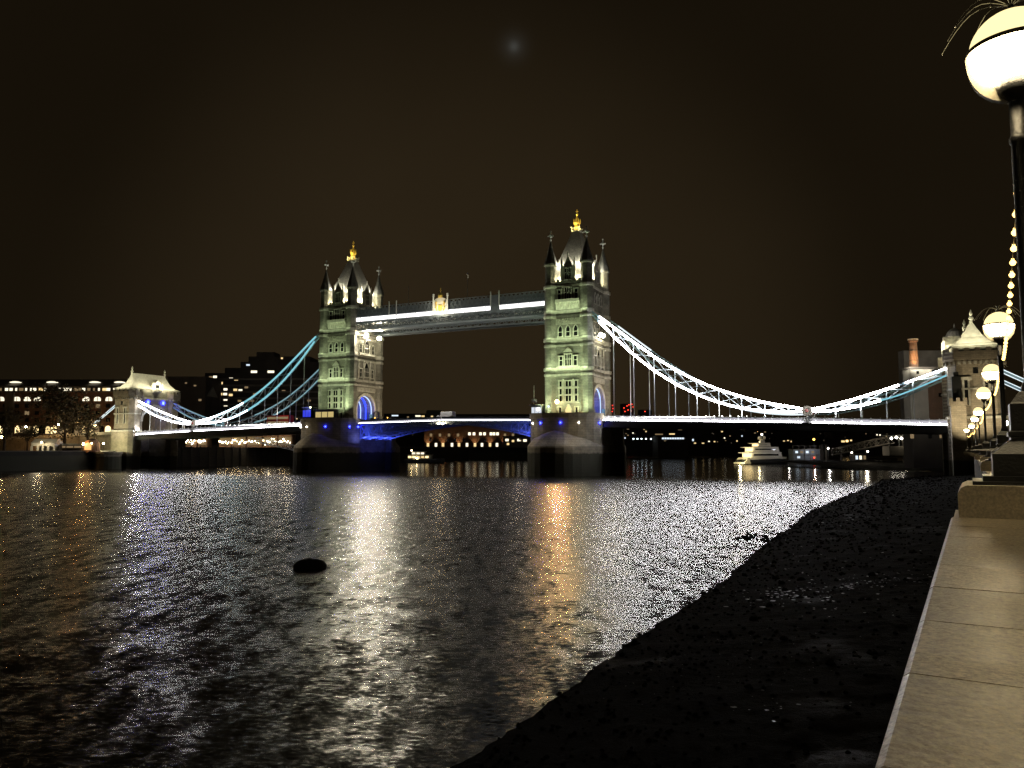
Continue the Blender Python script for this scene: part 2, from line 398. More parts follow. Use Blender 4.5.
def mud_mat():
    m, nt, b = newmat('wet_mud')
    tc = nd(nt, 'ShaderNodeTexCoord')
    n = nd(nt, 'ShaderNodeTexNoise'); n.inputs['Scale'].default_value = 0.8; n.inputs['Detail'].default_value = 8
    nt.links.new(tc.outputs['Object'], n.inputs['Vector'])
    r = nd(nt, 'ShaderNodeValToRGB'); r.color_ramp.elements[0].color = (0.0022,0.0021,0.0016,1); r.color_ramp.elements[1].color = (0.0085,0.0075,0.0055,1)
    r.color_ramp.elements[0].position = 0.35; r.color_ramp.elements[1].position = 0.75
    nt.links.new(n.outputs['Fac'], r.inputs['Fac']); nt.links.new(r.outputs['Color'], b.inputs['Base Color'])
    n3 = nd(nt, 'ShaderNodeTexNoise'); n3.inputs['Scale'].default_value = 0.22; n3.inputs['Detail'].default_value = 4
    nt.links.new(tc.outputs['Object'], n3.inputs['Vector'])
    rr = nd(nt, 'ShaderNodeMapRange'); rr.inputs[1].default_value = 0.60; rr.inputs[2].default_value = 0.68; rr.inputs[3].default_value = 0.95; rr.inputs[4].default_value = 0.6
    nt.links.new(n3.outputs['Fac'], rr.inputs[0]); nt.links.new(rr.outputs[0], b.inputs['Roughness'])
    b.inputs['Specular IOR Level'].default_value = 0.02
    n2 = nd(nt, 'ShaderNodeTexNoise'); n2.inputs['Scale'].default_value = 6; n2.inputs['Detail'].default_value = 8; n2.inputs['Roughness'].default_value = 0.7
    nt.links.new(tc.outputs['Object'], n2.inputs['Vector'])
    bp = nd(nt, 'ShaderNodeBump'); bp.inputs['Strength'].default_value = 0.9; bp.inputs['Distance'].default_value = 0.12
    nt.links.new(n2.outputs['Fac'], bp.inputs['Height']); nt.links.new(bp.outputs['Normal'], b.inputs['Normal'])
    return m
M['mud'] = mud_mat()

def coping_mat():
    m, nt, b = newmat('polished_granite')
    tc = nd(nt, 'ShaderNodeTexCoord')
    v = nd(nt, 'ShaderNodeTexNoise'); v.inputs['Scale'].default_value = 75; v.inputs['Detail'].default_value = 4; v.inputs['Roughness'].default_value = 0.7
    n = nd(nt, 'ShaderNodeTexNoise'); n.inputs['Scale'].default_value = 3.2; n.inputs['Detail'].default_value = 8; n.inputs['Roughness'].default_value = 0.65
    w = nd(nt, 'ShaderNodeTexNoise'); w.inputs['Scale'].default_value = 28; w.inputs['Detail'].default_value = 5
    for q in (v, n, w): nt.links.new(tc.outputs['Object'], q.inputs['Vector'])
    r = nd(nt, 'ShaderNodeValToRGB')
    r.color_ramp.elements[0].position = 0.36; r.color_ramp.elements[0].color = (0.16,0.13,0.085,1)
    r.color_ramp.elements[1].position = 0.62; r.color_ramp.elements[1].color = (0.58,0.50,0.36,1)
    nt.links.new(v.outputs['Fac'], r.inputs['Fac'])
    r2 = nd(nt, 'ShaderNodeValToRGB'); r2.color_ramp.elements[0].position = 0.32; r2.color_ramp.elements[0].color = (0.55,0.53,0.48,1)
    r2.color_ramp.elements[1].position = 0.68; r2.color_ramp.elements[1].color = (1,1,1,1)
    nt.links.new(n.outputs['Fac'], r2.inputs['Fac'])
    r3 = nd(nt, 'ShaderNodeValToRGB'); r3.color_ramp.elements[0].position = 0.30; r3.color_ramp.elements[0].color = (0.6,0.58,0.55,1)
    r3.color_ramp.elements[1].position = 0.46; r3.color_ramp.elements[1].color = (1,1,1,1)
    nt.links.new(w.outputs['Fac'], r3.inputs['Fac'])
    m1 = nd(nt, 'ShaderNodeMix', data_type='RGBA', blend_type='MULTIPLY'); m1.inputs[0].default_value = 1
    nt.links.new(r.outputs['Color'], m1.inputs[6]); nt.links.new(r2.outputs['Color'], m1.inputs[7])
    m2 = nd(nt, 'ShaderNodeMix', data_type='RGBA', blend_type='MULTIPLY'); m2.inputs[0].default_value = 1
    nt.links.new(m1.outputs[2], m2.inputs[6]); nt.links.new(r3.outputs['Color'], m2.inputs[7])
    oi = nd(nt, 'ShaderNodeObjectInfo'); om = nd(nt, 'ShaderNodeMapRange'); om.inputs[3].default_value = 0.82; om.inputs[4].default_value = 1.1; nt.links.new(oi.outputs['Random'], om.inputs[0])
    vs_ = nd(nt, 'ShaderNodeVectorMath', operation='SCALE'); nt.links.new(m2.outputs[2], vs_.inputs[0]); nt.links.new(om.outputs[0], vs_.inputs['Scale'])
    nt.links.new(vs_.outputs[0], b.inputs['Base Color'])
    rr = nd(nt, 'ShaderNodeMapRange'); rr.inputs[1].default_value = 0.3; rr.inputs[2].default_value = 0.7; rr.inputs[3].default_value = 0.30; rr.inputs[4].default_value = 0.55
    nt.links.new(n.outputs['Fac'], rr.inputs[0]); nt.links.new(rr.outputs[0], b.inputs['Roughness'])
    bp = nd(nt, 'ShaderNodeBump'); bp.inputs['Strength'].default_value = 0.25; bp.inputs['Distance'].default_value = 0.01
    nt.links.new(w.outputs['Fac'], bp.inputs['Height']); nt.links.new(bp.outputs['Normal'], b.inputs['Normal'])
    return m
M['coping'] = coping_mat()
M['plinth'] = plain('speckled_plinth_granite', (0.68,0.62,0.50), 0.6, var=0.3, scale=60, bump=0.2, bscale=60)

# ------------------------------------------------------------------ frames of reference
# bridge: origin at the near tower, x along the bridge towards the far tower, y upstream towards the viewer
P1 = Vector((19.52, 225.66)); TH = 0.44287
U = Vector((-math.cos(TH), math.sin(TH))); V = Vector((-math.sin(TH), -math.cos(TH)))
BROT = math.atan2(U.y, U.x)
def W(s, r, z=0.0):
    q = P1 + U * s + V * r; return Vector((q.x, q.y, z))
SPAN = 82.3
# river wall: origin at the edge by the first lamp, x along the wall, y out over the river
WO = Vector((3.30, 5.82)); WD = Vector((0.512, 0.859)); WN = Vector((-0.859, 0.512)); WROT = math.atan2(WD.y, WD.x)
def K(t, n, z=0.0):
    q = WO + WD * t + WN * n; return Vector((q.x, q.y, z))

# ------------------------------------------------------------------ water, banks, foreshore
w_ = MB(); w_.add([(-2500,-60,0),(2500,-60,0),(2500,4500,0),(-2500,4500,0)], [(0,1,2,3)])
tag(w_.build('water', M['water']), kind='structure')
b_ = MB(); b_.add([(-2500,-60,-6),(2500,-60,-6),(2500,4500,-6),(-2500,4500,-6)], [(0,1,2,3)])
tag(b_.build('ground', M['mud']), kind='structure')

from mathutils import noise as mnoise
def fbm(x, y, o=4, seed=0.0):
    return mnoise.fractal(Vector((x, y, seed)), 1.0, 2.0, o)
shore = [(-60,10.2),(-30,10.2),(7.8,10.4),(12.0,10.6),(20,11.2),(29,11.6),(35,12.0),(45,13.0),(52,13.7),(70,15.0),(90,16.5),(110,17.1),(145,17.2),(170,17.6),(196,18.6),(206,16.5),(222,11),(240,9.0),(300,8.5)]
ST = np.array([a for a, _ in shore]); SW = np.array([b for _, b in shore])
def shore_w(t): return float(np.interp(t, ST, SW))
def mud_z(t, n):
    """height of the foreshore at t along the wall, n metres out from it"""
    sw = shore_w(t) - 0.35 + 0.22 * fbm(t * 0.16, 3.1, 4) + 0.12 * fbm(t * 0.9, 7.7, 3) + (0.3 * max(0, fbm(t * 0.05, 1.7, 2)))
    f = n / sw
    z = 1.55 * (1 - f) if f < 1 else -0.55 * (n - sw)
    amp = 0.10 * max(0.0, 1 - f) + 0.025
    return z + amp * fbm(t * 0.55, n * 0.55, 4, 2.0) + (0.012 + 0.04 * max(0.0, 1 - f)) * fbm(t * 2.6, n * 2.6, 3, 5.0)
m_ = MB(); ts = []
t = -30.0
while t < 250:
    ts.append(t); t += max(0.14, 0.006 * abs(t + 4))
ns = np.concatenate([np.linspace(-0.6, 9, 55), np.linspace(9.15, 22, 80)])
vs = []
for t in ts:
    for n in ns: vs.append(tuple(K(t, float(n), mud_z(t, float(n)))))
nn = len(ns); fs = [(i*nn+j, i*nn+j+1, (i+1)*nn+j+1, (i+1)*nn+j) for i in range(len(ts)-1) for j in range(nn-1)]
m_.add(vs, fs)
tag(m_.build('foreshore', M['mud'], smooth=True), kind='structure')
# stones and rubble washed along the foreshore: countless, one object
def rock(mb, c, r, rng):
    n = 5; vs = []
    for i, zf in enumerate((-0.6, 0.15, 0.75)):
        rr = r * (1.0, 1.1, 0.55)[i]
        for k in range(n):
            a = 2*math.pi*(k + rng.random()*0.6)/n
            q = rr * rng.uniform(0.75, 1.2)
            vs.append((c[0]+q*math.cos(a), c[1]+q*math.sin(a), c[2]+r*zf*rng.uniform(0.6, 1.1)))
    fs = [(i*n+k, i*n+(k+1)%n, (i+1)*n+(k+1)%n, (i+1)*n+k) for i in range(2) for k in range(n)] + [tuple(range(2*n, 3*n))]
    mb.add(vs, fs)
rb = MB(); rng = random.Random(4)
for i in range(5200):
    t = -8 + 210 * rng.random() ** 2.0
    n = shore_w(t) * (rng.random() ** 0.6) + rng.gauss(0, 0.3)
    r = rng.uniform(0.02, 0.06) * (1 + 1.2 * (rng.random() < 0.06)) * (1 + t / 90)
    rock(rb, K(t, n, mud_z(t, n) + r * 0.2), r, rng)
for i in range(420):
    t = -8 + 205 * rng.random() ** 1.3
    n = shore_w(t) + rng.gauss(0.1, 0.35)
    r = rng.uniform(0.03, 0.075) * (1 + t / 140)
    rock(rb, K(t, n, max(mud_z(t, n), -0.08) + r * 0.2), r, rng)
for i in range(60):                                     # stony spit running out at the far end of the beach
    t = 57 + rng.gauss(0, 2.0); n = 13.4 + rng.random() ** 2 * 3.0
    rock(rb, K(t, n, 0.0), rng.uniform(0.07, 0.2), rng)
tag(rb.build('rubble', M['mud']), kind='stuff')

# puddles left by the tide
pm, pnt, pb = newmat('puddle_water'); pb.inputs['Base Color'].default_value = (0.012,0.011,0.009,1); pb.inputs['Roughness'].default_value = 0.34
tcp = nd(pnt, 'ShaderNodeTexCoord'); np_ = nd(pnt, 'ShaderNodeTexNoise'); np_.inputs['Scale'].default_value = 3; np_.inputs['Detail'].default_value = 3
pnt.links.new(tcp.outputs['Object'], np_.inputs['Vector']); bpp = nd(pnt, 'ShaderNodeBump'); bpp.inputs['Strength'].default_value = 0.5; bpp.inputs['Distance'].default_value = 0.1
pnt.links.new(np_.outputs['Fac'], bpp.inputs['Height']); pnt.links.new(bpp.outputs['Normal'], pb.inputs['Normal'])
pud = MB(); prng = random.Random(21)
def puddles(px, py, sx, sy, count, rmax):
    """film of water left between the stones around this spot of the foreshore"""
    for Y in np.arange(8, 160, 0.15):
        p = at(px, py, float(Y)); d = Vector((p.x, p.y)) - WO
        if mud_z(d.dot(WD), d.dot(WN)) >= p.z: break
    for i in range(count):
        x = p.x + prng.gauss(0, sx); y = p.y + prng.gauss(0, sy); d = Vector((x, y)) - WO
        z = mud_z(d.dot(WD), d.dot(WN)) + 0.012; r = rmax * prng.random() ** 2.2 + 0.012; n = 11
        el = prng.uniform(0.7, 1.8); vs = [(x, y, z)]; ph = prng.random() * 9
        for k in range(n):
            a = 2*math.pi*k/n; q = 1 + 0.6 * mnoise.noise(Vector((math.cos(a)*1.5 + ph, math.sin(a)*1.5, ph)))
            vs.append((x + r*el*q*math.cos(a), y + r*q*math.sin(a), z))
        pud.add(vs, [(0, 1+k, 1+(k+1)%n) for k in range(n)])
for a in ((790,560,5.0,9.0,160,0.045),(760,660,2.2,2.6,70,0.008),(785,596,0.9,1.2,110,0.085),(840,586,1.8,1.4,80,0.07),(890,581,1.4,1.0,50,0.06),(865,521,2.6,2.6,40,0.14),(905,512,2.2,2.4,24,0.12),(765,708,0.5,0.5,12,0.05),(850,608,1.0,1.0,14,0.08)): puddles(*a)
tag(pud.build('puddles', pm), kind='stuff')

# near embankment
root = tag(empty('river_wall', (WO.x, WO.y, 0), WROT), 'pale granite river wall with slab coping running from the near corner to the bridge', 'wall')
mb = MB(); mb.box(-16, 1.1, -1.05, -0.03, -1.5, 6.32); mb.box(1.1, 205, -1.05, -0.45, -1.5, 6.32)
mb.build('wall_body', M['quay'], root)
# joints measured back from the first lamp plinth
joints = [-7.2,-6.52,-5.90,-5.30,-4.70,-4.07,-3.42,-2.79,-2.18,-1.48,-0.76,0.0]
for a, c in zip(joints[:-1], joints[1:]):
    g = 0.004
    poly = [(a+g,-1.15,6.33),(a+g,0,6.33)]
    mb = MB()
    # slab with a softened river-side edge
    prof = [(-1.15,6.34),(0.006,6.34),(0.016,6.35),(0.016,6.475),(0.010,6.492),(-0.002,6.5),(-1.15,6.5)]
    dz = rng.uniform(-0.0006, 0.0006)
    mb.extrude([(a+g, y, z+dz) for y, z in prof], (c-a-2*g, 0, 0))
    mb.build('coping_slab', M['coping'], root)
mb = MB(); mb.box(1.12, 205, -1.1, -0.40, 6.33, 6.5); mb.box(0, 1.12, -1.1, 0.0, 6.33, 6.48); mb.box(-16, -7.2, -1.1, 0.0, 6.33, 6.5)
mb.build('coping', M['coping'], root)
mb = MB(); mb.add([tuple(K(-60,-1.05,5.35)), tuple(K(420,-1.05,5.35)), tuple(K(420,-60,5.35)), tuple(K(-60,-60,5.35))], [(3,2,1,0)])
tag(mb.build('pavement', M['concrete']), kind='structure')

# ------------------------------------------------------------------ promenade lamps and festoons
GR = 0.318
def make_lamp(loc, label, hz):
    """globe lamp on a stepped iron pedestal and granite plinth; hz = height of the globe centre"""
    L = thing('globe_lamp', label, 'street lamp', (loc.x, loc.y, 6.5), WROT, 'globe lamps along the river wall')
    h = hz - 6.5
    p = MB(); prof = [(-0.60,-0.01),(-0.60,0.17),(-0.575,0.215),(-0.53,0.235),(0.53,0.235),(0.575,0.215),(0.60,0.17),(0.60,-0.01)]
    p.extrude([(-0.54, y*0.9, z) for y, z in prof], (1.08,0,0)); p.build('plinth', M['plinth'], L)
    p = MB(); p.box(-0.44,0.44,-0.44,0.44,0.23,0.262); p.box(-0.37,0.37,-0.37,0.37,0.262,0.30); p.build('base_plate', M['iron'], L)
    def sq(prof): 
        m = MB(); m.lathe([(r*math.sqrt(2), z) for r, z in prof], n=4, rot=0.5); return m
    sq([(0.30,0.30),(0.30,0.47),(0.285,0.485),(0.17,0.58),(0.17,0.60),(0.185,0.61),(0.185,0.64),(0.165,0.65),(0.165,0.86),(0.15,0.875),(0.10,0.95),(0.085,0.96)]).build('pedestal', M['iron'], L)
    top = h - GR - 0.09
    p = MB(); p.lathe([(0.075,0.96),(0.08,1.0),(0.055,1.05),(0.052,top-0.4),(0.065,top-0.38),(0.065,top-0.34),(0.05,top-0.32),(0.05,top)], n=16); p.build('post', M['iron'], L, smooth=True)
    # yoke under the globe
    p = MB(); A = np.linspace(math.pi, 2*math.pi, 25)
    inner = [(0, (GR+0.012)*math.cos(a), h+(GR+0.012)*math.sin(a)) for a in A]
    outer = [(0, (GR+0.022+0.11*math.sin(-a)**2)*math.cos(a), h+(GR+0.022+0.11*math.sin(-a)**2)*math.sin(a)) for a in A[::-1]]
    vs = []; n = 25
    for i in range(n):
        a, b = inner[i], outer[n-1-i]
        vs += [(-0.03,a[1],a[2]),(0.03,a[1],a[2]),(0.03,b[1],b[2]),(-0.03,b[1],b[2])]
    fs = [(4*i+k, 4*i+(k+1)%4, 4*i+4+(k+1)%4, 4*i+4+k) for i in range(n-1) for k in range(4)]
    p.add(vs, fs); yk = p.build('yoke', M['ringmetal'], L)
    p = MB(); p.lathe([(0.06,h-GR-0.13),(0.13,h-GR-0.06),(0.15,h-GR+0.03),(0.02,h-GR+0.035)], n=16); p.build('globe_cup', M['iron'], L, smooth=True)
    p = MB(); p.lathe([(GR+0.002,h-0.017),(GR+0.02,h-0.017),(GR+0.02,h+0.017),(GR+0.002,h+0.017)], n=48); p.build('ring', M['ringmetal'], L, smooth=False)
    p = MB(); p.sphere((0,0,h), GR, 36, 12, -1.0, -0.02); p.build('lower_globe', M['globe_low'], L, smooth=True)
    p = MB(); p.sphere((0,0,h), GR*0.995, 36, 12, 0.0, 1.0); p.build('upper_globe', M['globe_top'], L, smooth=True)
    p = MB(); p.lathe([(0.05,h+GR-0.01),(0.05,h+GR+0.02),(0.018,h+GR+0.03),(0.022,h+GR+0.07),(0.004,h+GR+0.11)], n=12); p.build('finial', M['iron'], L)
    for k in range(12):                                  # thin bird-deterrent wires drooping from the finial
        a = 2*math.pi*(k+0.3)/12; ln = 0.44 + 0.13*((k*7) % 5)/5; lift = 0.12 + 0.07*((k*3) % 4)/4
        pts = []
        for i in range(9):
            u = i/8; rr = ln*(u**0.85); zz = h + GR + 0.05 + lift*math.sin(min(1,u*1.6)*math.pi*0.5) - 0.34*u*u
            pts.append((rr*math.cos(a), rr*math.sin(a), zz))
        q = MB(); q.tube(pts, 0.0028, 5); q.sphere(pts[-1], 0.008, 6, 4); q.build('bird_wire', M['whitewire'], L)
    return L
lamp_px = [(1013,49,6.05),(998.7,324.7,18.8),(991.7,372.1,29.8),(983.4,392.9,40.4),(978.2,411.4,58.3),(975,418.4,71.3),(971.5,425.5,95),(966.5,430,118)]
lamp_lab = ['nearest globe lamp, its bright ball cut by the right edge above a black post',
            'second globe lamp beyond the near post, glowing beside the festoon bulbs',
            'third globe lamp along the river wall, just below the second lamp',
            'fourth globe lamp along the wall, against the stone gateway of the bridge',
            'fifth globe lamp along the wall, low in front of the gateway base',
            'sixth globe lamp, small and overlapping the fifth one further along',
            'seventh globe lamp, a tiny glow far down the wall by the gateway',
            'farthest globe lamp on the wall, close by the foot of the gateway']
lamp_pos = []
for (px, py, D), lab in zip(lamp_px, lamp_lab):
    p = at(px, py, D); lamp_pos.append(p); make_lamp(p, lab, p.z)
bk = K(-9.8, -0.57, 10.1); make_lamp(bk, 'globe lamp next along the wall, behind the viewpoint', bk.z)
bulb_me = None
fest_lab = ['festoon of warm bulbs hanging from the nearest lamp to the second',
            'festoon of warm bulbs strung from the second lamp to the third',
            'festoon of warm bulbs strung from the third lamp to the fourth',
            'festoon of warm bulbs strung from the fourth lamp to the fifth',
            'festoon of tiny bulbs between the fifth and the sixth lamps',
            'festoon of tiny bulbs between the sixth and the seventh lamps',
            'last festoon of bulbs, a thin line reaching the farthest lamp']
for i in range(7):
    a, b = lamp_pos[i].copy(), lamp_pos[i+1].copy(); a.z -= 0.72; b.z -= 0.86; a -= Vector((WN.x, WN.y, 0))*0.02; b -= Vector((WN.x, WN.y, 0))*0.05
    mid = (a + b) / 2
    F = thing('festoon_lights', fest_lab[i], 'string lights', a, 0, 'festoon lights strung between the globe lamps')
    L = (b - a).length; n = int(min(40, L / 0.62)); sag = 0.014 * L
    f = lambda u: a.lerp(b, u) - Vector((0, 0, 4 * sag * u * (1 - u))) - a
    q = MB(); q.tube([f(u) for u in np.linspace(0, 1, 24)], 0.006, 5); q.build('cable', M['iron'], F)
    for k in range(1, n):
        if bulb_me is None:
            s = MB(); s.lathe([(0.002,-0.075),(0.022,-0.068),(0.034,-0.045),(0.034,-0.03),(0.016,-0.005),(0.014,0.012)], n=10)
            o = s.build('bulb', M['bulb'], F, smooth=True); bulb_me = o.data
        else: o = inst(bulb_me, 'bulb', F)
        o.location = f(k / n)

# ------------------------------------------------------------------ the bridge: piers
def broot(name, label, cat, s, r=0.0, z=0.0, group=None, rot=0.0):
    return thing(name, label, cat, W(s, r, z), BROT + rot, group)
def nose_outline(hw, r0, r1, k=14, p=1.0):
    return [(hw*math.cos(a), r0 + (r1-r0)*math.sin(a)**p) for a in np.linspace(0, math.pi, k)]
DK = 16.6
def make_pier(label, s):
    R0 = broot('bridge_pier', label, 'pier', s, group='granite piers in the river')
    up = nose_outline(10.65, 9, 18.5); dn = [(-x, -y) for x, y in up]
    m = MB(); m.extrude([(x, y, -4) for x, y in up] + [(x, y, -4) for x, y in [(-10.65, 8.9), (10.65, 8.9)]], (0,0,DK+4)); m.build('river_end', M['granite'], R0)
    m = MB(); m.extrude([(x, y, -4) for x, y in dn] + [(x, y, -4) for x, y in [(10.65,-8.9), (-10.65,-8.9)]], (0,0,DK+4)); m.build('river_end', M['granite'], R0)
    m = MB(); m.box(-8.2,8.2,-8.88,8.88,-4,DK-0.02); m.box(-10.6,10.6,-8.86,8.86,DK-1.8,DK-0.01); m.build('recessed_middle', M['granite'], R0)
    # coping course round the top
    m = MB(); o1 = nose_outline(11.0, 9, 18.9); d1 = [(-x,-y) for x, y in o1]
    m.extrude([(x, y, DK-0.9) for x, y in o1 + d1], (0,0,0.5)); m.build('string_course', M['granite'], R0)
    m = MB(); pts = [(x*0.985, y*0.985, DK) for x, y in o1]; 
    m.strip(pts, 0.4, 1.0); m.strip([(-x, -y, z) for x, y, z in pts], 0.4, 1.0); m.build('parapet', M['granite'], R0)
    # lower cutwater with a sloping cap at each end
    for sg in (1, -1):
        m = MB(); k = 17; A = np.linspace(0, math.pi, k)
        def ring(hw, r1, z, p): return [(sg*hw*math.cos(a), sg*(9 + (r1-9)*math.sin(a)**p), z) for a in A]
        rings = [ring(11.0,24,-4,1.25), ring(11.0,24,7.6,1.25), ring(10.9,23.7,8.1,1.2), ring(9.5,21.5,10.0,1.15), ring(6.0,19.2,11.8,1.1), ring(2.0,18.3,12.4,1.0)]
        vs = [v for r_ in rings for v in r_]; fs = [(i*k+j, i*k+j+1, (i+1)*k+j+1, (i+1)*k+j) for i in range(5) for j in range(k-1)]
        m.add(vs, fs); m.build('cutwater', M['granite'], R0)
    return R0
pier_near = make_pier('large dark granite pier under the near right-hand tower', 0)
pier_far = make_pier('granite pier under the far left-hand tower, blue glow on its side', SPAN)
for pr, lst in ((pier_near, ((0.55,'b'),(0.36,'b'),(0.24,'w'),(0.92,'b'),(0.70,'w'))), (pier_far, ((0.86,'b'),(0.62,'b'),(0.97,'b'),(0.40,'w'),(0.2,'w')))):
    for u, c in lst:
        a = u*math.pi; x, y = 10.75*math.cos(a), 9+9.6*math.sin(a)
        m = MB(); m.sphere((x, y, DK-2.2), 0.22, 8, 6); m.build('marker_light', M['blue_marker'] if c == 'b' else M['lamp_white'], pr)
        if c == 'w': light('POINT','pier_fill',(x*1.3,9+(y-9)*1.7,DK-4.5),240,(1.0,0.85,0.6),pr,0.3)  # added fill light off the pier wall, apart from the marker lamp

# ------------------------------------------------------------------ the bridge: towers
def window_meshes():
    res = {}
    def mk(key, w, h, arched, mull, trans):
        t = 0.22
        g = MB(); g.box(-w/2, w/2, 0.0, 0.05, 0, h)
        f = MB(); f.box(-w/2-t, -w/2, 0, 0.28, -0.1, h); f.box(w/2, w/2+t, 0, 0.28, -0.1, h)
        f.box(-w/2-t-0.1, w/2+t+0.1, 0, 0.36, -0.32, -0.1)
        for i in range(1, mull+1): f.box(-w/2+w*i/(mull+1)-0.07, -w/2+w*i/(mull+1)+0.07, 0.05, 0.2, 0, h)
        for z in trans: f.box(-w/2, w/2, 0.05, 0.18, z-0.07, z+0.07)
        if arched:
            hh = w*0.75; n = 8
            pts = [(-w/2-t, h), (-w/2, h)]
            arc = [(-w/2 + w*0.5*(i/n), h + hh*math.sin(i/n*math.pi/2)) for i in range(n+1)] + [(w*0.5*(i/n), h + hh*math.cos(i/n*math.pi/2)) for i in range(1, n+1)]
            out = [(x*(w/2+t)/(w/2), h + (z-h)*(hh+t*1.3)/hh) for x, z in arc]
            for i in range(len(arc)-1):
                f.extrude([(arc[i][0],0,arc[i][1]),(arc[i+1][0],0,arc[i+1][1]),(out[i+1][0],0,out[i+1][1]),(out[i][0],0,out[i][1])], (0,0.28,0))
            g.extrude([(x,0.0,z) for x, z in arc][::-1], (0,0.05,0))
        else:
            f.box(-w/2-t-0.12, w/2+t+0.12, 0, 0.36, h, h+0.28)
        res[key] = (g, f)
    mk('small', 0.75, 1.5, False, 0, ()); mk('wide', 1.7, 1.5, False, 1, ()); mk('tall', 0.95, 2.6, False, 0, (1.5,))
    mk('tallwide', 1.9, 3.2, False, 2, (1.8,)); mk('arch', 1.15, 2.1, True, 0, (1.2,)); mk('bigarch', 2.4, 2.9, True, 2, (1.6,)); mk('door', 1.7, 1.6, True, 0, ())
    return res
WM = window_meshes(); WMD = {}
def put_window(kind, parent, x, z, face, plane, mat=None):
    """face: 0 = +y, 1 = -x, 2 = -y, 3 = +x"""
    rot = (0, math.pi/2, math.pi, -math.pi/2)[face]
    loc = ((x, plane, z), (-plane, x, z), (-x, -plane, z), (plane, -x, z))[face]
    key = (kind, mat)
    if key not in WMD:
        g, f = WM[kind]
        go = g.build('window', M[mat or 'glass'], parent); fo = f.build('frame', M['trim'], go); WMD[key] = (go.data, fo.data)
    else:
        go = inst(WMD[key][0], 'window', parent); inst(WMD[key][1], 'frame', go)
    go.location = loc; go.rotation_euler = (0, 0, rot)
    return go
BX, BY = 6.2, 8.0                      # half sizes of the tower body
TX, TY, TR = 5.55, 7.35, 1.85          # turret centres and radius
def arch_pts(w, zs, za, n=14):
    return [(w*math.cos(a), zs + (za-zs)*math.sin(a)**0.9) for a in np.linspace(math.pi, 0, n)]
def make_tower(label):
    T = broot('bridge_tower', label, 'tower', 0, 0, 0, 'gothic bridge towers')
    a = arch_pts(4.8, 20.4, 25.2)
    m = MB(); m.extrude([(-BX,-BY,DK),(-BX,-4.8,DK)] + [(-BX, y, z) for y, z in a] + [(-BX,4.8,DK),(-BX,BY,DK),(-BX,BY,28.4),(-BX,-BY,28.4)], (2*BX,0,0))
    m.build('lower_wall', M['stone'], T)
    m = MB(); m.box(-BX,BX,-BY,BY,28.4,54.3)
    m.build('upper_wall', M['stone'], T)
    # stepped mouldings of the road arch
    for sx in (-1, 1):
        m = MB(); o = arch_pts(5.45, 20.4, 26.1); i_ = arch_pts(4.85, 20.4, 25.25)
        for k in range(13):
            m.extrude([(sx*BX,i_[k][0],i_[k][1]),(sx*BX,i_[k+1][0],i_[k+1][1]),(sx*BX,o[k+1][0],o[k+1][1]),(sx*BX,o[k][0],o[k][1])], (sx*0.35,0,0))
        for sy in (-1, 1): m.box(min(sx*BX, sx*(BX+0.35)), max(sx*BX, sx*(BX+0.35)), min(sy*4.85, sy*5.45), max(sy*4.85, sy*5.45), DK, 20.4)
        m.build('arch_moulding', M['trim'], T)
    # cornices: pairs of ledges at each storey
    for z0, z1, e in ((28.2,28.75,0.22),(29.7,30.45,0.34),(36.6,37.2,0.22),(38.1,39.1,0.34),(45.0,45.7,0.36),(46.2,47.1,0.26),(53.8,54.5,0.34)):
        m = MB(); m.box(-BX-e*0.6, BX+e*0.6, -BY-e*0.6, BY+e*0.6, z0, z1)
        for sx in (-1,1):
            for sy in (-1,1): m.lathe([(TR+e*0.75, z0-0.15),(TR+e, z0+0.1),(TR+e, z1-0.08),(TR+e*0.8, z1+0.06)], sx*TX, sy*TY, 8, 0.5)
        m.build('cornice', M['trim'], T)
    # corner turrets
    for sx in (-1,1):
        for sy in (-1,1):
            m = MB(); m.lathe([(TR*1.12,DK-0.05),(TR*1.12,DK+1.6),(TR,DK+2.0),(TR,55.2),(TR*0.9,55.5),(TR*0.9,60.2),(TR*1.08,60.6),(TR*1.08,61.0)], sx*TX, sy*TY, 8, 0.5)
            t = m.build('turret', M['stone'], T)
            m = MB(); m.lathe([(TR*1.12,61.0),(TR*0.55,64.4),(0.10,68.0)], sx*TX, sy*TY, 8, 0.5); m.build('spire', M['darkslate'], t)
            m = MB(); cx, cy_ = sx*TX, sy*TY
            m.box(cx-0.11,cx+0.11,cy_-0.11,cy_+0.11,67.9,71.0); m.box(cx-0.75,cx+0.75,cy_-0.1,cy_+0.1,69.4,69.8); m.box(cx-0.12,cx+0.12,cy_-0.75,cy_+0.75,69.42,69.78); m.sphere((cx,cy_,68.4),0.28,8,6)
            for q in ((0.75,0),(-0.75,0),(0,0.75),(0,-0.75)): m.sphere((cx+q[0],cy_+q[1],69.6),0.24,6,5)
            m.sphere((cx,cy_,71.0),0.26,6,5)
            m.build('cross', M['whitepaint'], t)
    # battlements between turrets
    m = MB()
    for sy in (-1,1):
        y0, y1 = sorted((sy*(BY-0.5), sy*(BY+0.1)))
        m.box(-3.9,3.9,y0,y1,54.5,55.6)
        for k in range(6): m.box(-3.8+k*1.3,-3.1+k*1.3,y0,y1,55.6,56.3)
    for sx in (-1,1):
        x0, x1 = sorted((sx*(BX-0.5), sx*(BX+0.1)))
        m.box(x0,x1,-5.6,5.6,54.5,55.6)
        for k in range(8): m.box(x0,x1,-5.3+k*1.4,-4.6+k*1.4,55.6,56.3)
    m.build('battlement', M['stone'], T)
